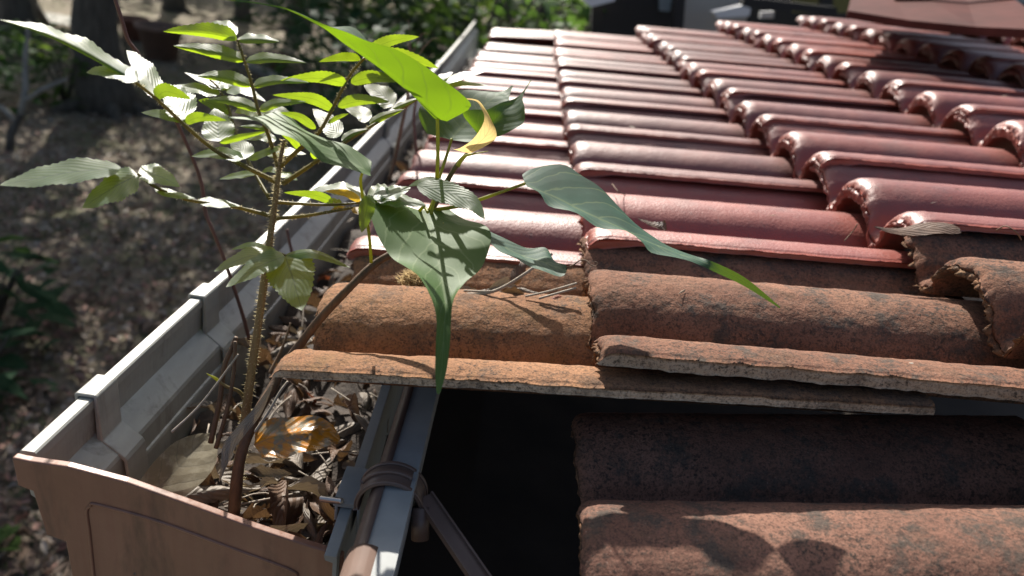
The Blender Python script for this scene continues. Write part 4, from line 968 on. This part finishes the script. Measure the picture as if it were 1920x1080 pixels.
# plants beyond the roof end
for i, (px, py, dep, h, mat, lab) in enumerate([(900, 35, 5.2, .9, 0, 'leafy shrub just right of the far gutter end'), (960, 25, 6.2, 1.1, 2, 'light green shrub beyond the roof end'), (1010, 40, 5.0, .8, 0, 'broad-leaved shrub behind the first tile row end'), (1060, 35, 5.6, .9, 0, 'green shrub against the neighbouring shed'), (930, 10, 8, 1.3, 2, 'sunlit bush behind the shrubs at the roof end'), (690, 95, 6.5, .8, 1, 'bluish long-leaved plant below the far gutter'), (740, 40, 9, 1.9, 1, 'dark bush in shade beyond the far gutter'), (610, 60, 12, 1.9, 1, 'dark low bush behind the upright leaflets'), (830, 30, 8.5, 1.5, 1, 'shaded shrub left of the far gutter end')]):
    p = at(px, py, dep); shrub(p.x, p.y, p.z-h*.72, h, .5 if dep < 7 else 1.5, 130 if dep < 7 else 520, .22 if dep < 7 else .3, .04 if dep < 7 else .06, mat, lab, 200+i, up=.5)
    if p.z-h*.72 > GZ+.1:
        pass
# neighbouring shed
shed = empty('neighbouring_shed', (2.2, 4.6, GZ), 'dark open shed with pale and olive panels beyond the roof', 'shed')
def P(px, py, y): return aty(px, py, y)
DARKW = m_simple('shed_dark_wall', (.012, .011, .011), (.022, .02, .02), 3, .8)
PALEP = m_simple('pale_grey_board', (.30, .29, .27), (.36, .35, .32), 2, .7)
OLIVEP = m_simple('olive_board', (.13, .12, .035), (.16, .145, .045), 2, .8)
WHITEP = m_simple('white_board', (.6, .6, .6), (.7, .7, .7), 3, .6)
REDSHEET = m_simple('red_metal_sheet', (.05, .015, .012), (.10, .03, .024), 6, .75, 0, .2, 12, .01, spec=.12)
BLUEP = m_simple('blue_grey_sheet', (.14, .18, .2), (.2, .24, .26), 4, .4)
def panel(name, pts, y, th, mat, parent=shed):
    q = [P(a, b, y) for a, b in pts]; mb = MB(); n = len(q)
    mb.add(q+[v+Vector((0, th, 0)) for v in q], [tuple(range(n)), tuple(range(n, 2*n))[::-1]]+[(i, n+i, n+(i+1) % n, (i+1) % n) for i in range(n)])
    return mb.build(name, mat, parent, False)
panel('back_wall', [(1085, -150), (3000, -150), (3000, 120), (1110, 110)], 6.2, .1, DARKW)
panel('side_wall', [(1112, -60), (1276, -60), (1262, 80), (1108, 80)], 4.4, .1, DARKW)
panel('window_pane', [(1236, -20), (1262, -20), (1256, 22), (1236, 20)], 4.35, .02, BLUEP)
panel('post', [(1272, -60), (1290, -60), (1280, 70), (1262, 70)], 4.2, .08, DARKW)
panel('board', [(1290, -60), (1420, -60), (1395, 60), (1278, 60)], 4.6, .04, PALEP)
panel('ledge', [(1336, 22), (1392, 10), (1408, 16), (1405, 30), (1345, 34)], 4.3, .1, WHITEP)
panel('beam', [(1395, -6), (1570, 14), (1570, 28), (1392, 12)], 4.3, .1, DARKW)
panel('ledge', [(1428, 22), (1452, 22), (1450, 34), (1426, 34)], 4.5, .05, WHITEP)
panel('board', [(1485, -60), (1735, -60), (1715, 6), (1640, 24), (1488, 24)], 4.7, .04, OLIVEP)
panel('post', [(1546, -60), (1566, -60), (1560, 40), (1540, 40)], 4.5, .08, DARKW)
panel('awning', [(1085, -60), (1170, -60), (1152, 2), (1108, 13), (1086, -6)], 4.0, .3, WHITEP)
sr = empty('metal_roof_sheet', tuple(roofp(1800, 50, .1)), 'dark red metal roof sheet lying over the tiles at the top right', 'roof sheet')
mb = MB(); q = [roofp(1590, 20, .12), roofp(1705, 38, .10), roofp(1830, 50, .09), roofp(1990, 58, .09)]; q += [q[3]+RF @ Vector((.5, 1.5, .12)), q[1]+RF @ Vector((.3, 1.1, .12))]; m_ = len(q)
mb.add(q+[v-Vector((0, 0, .02)) for v in q], [tuple(range(m_)), tuple(range(m_, 2*m_))[::-1]]+[(i, m_+i, m_+(i+1) % m_, (i+1) % m_) for i in range(m_)]); mb.build('sheet', REDSHEET, sr, False)
q0, q1 = q[1].lerp(q[5], .25)+Vector((0, 0, .01)), q[3].lerp(q[4], .3)+Vector((0, 0, .01))
mb = MB(); mb.tube([q0, q0.lerp(q1, .5)+Vector((0, 0, .004)), q1], .012, 8); mb.build('fold', REDSHEET, sr)
panel('upper_sheet', [(1740, 4), (1990, -14), (1990, 6), (1742, 10)], 4.8, .05, BLUEP, sr)
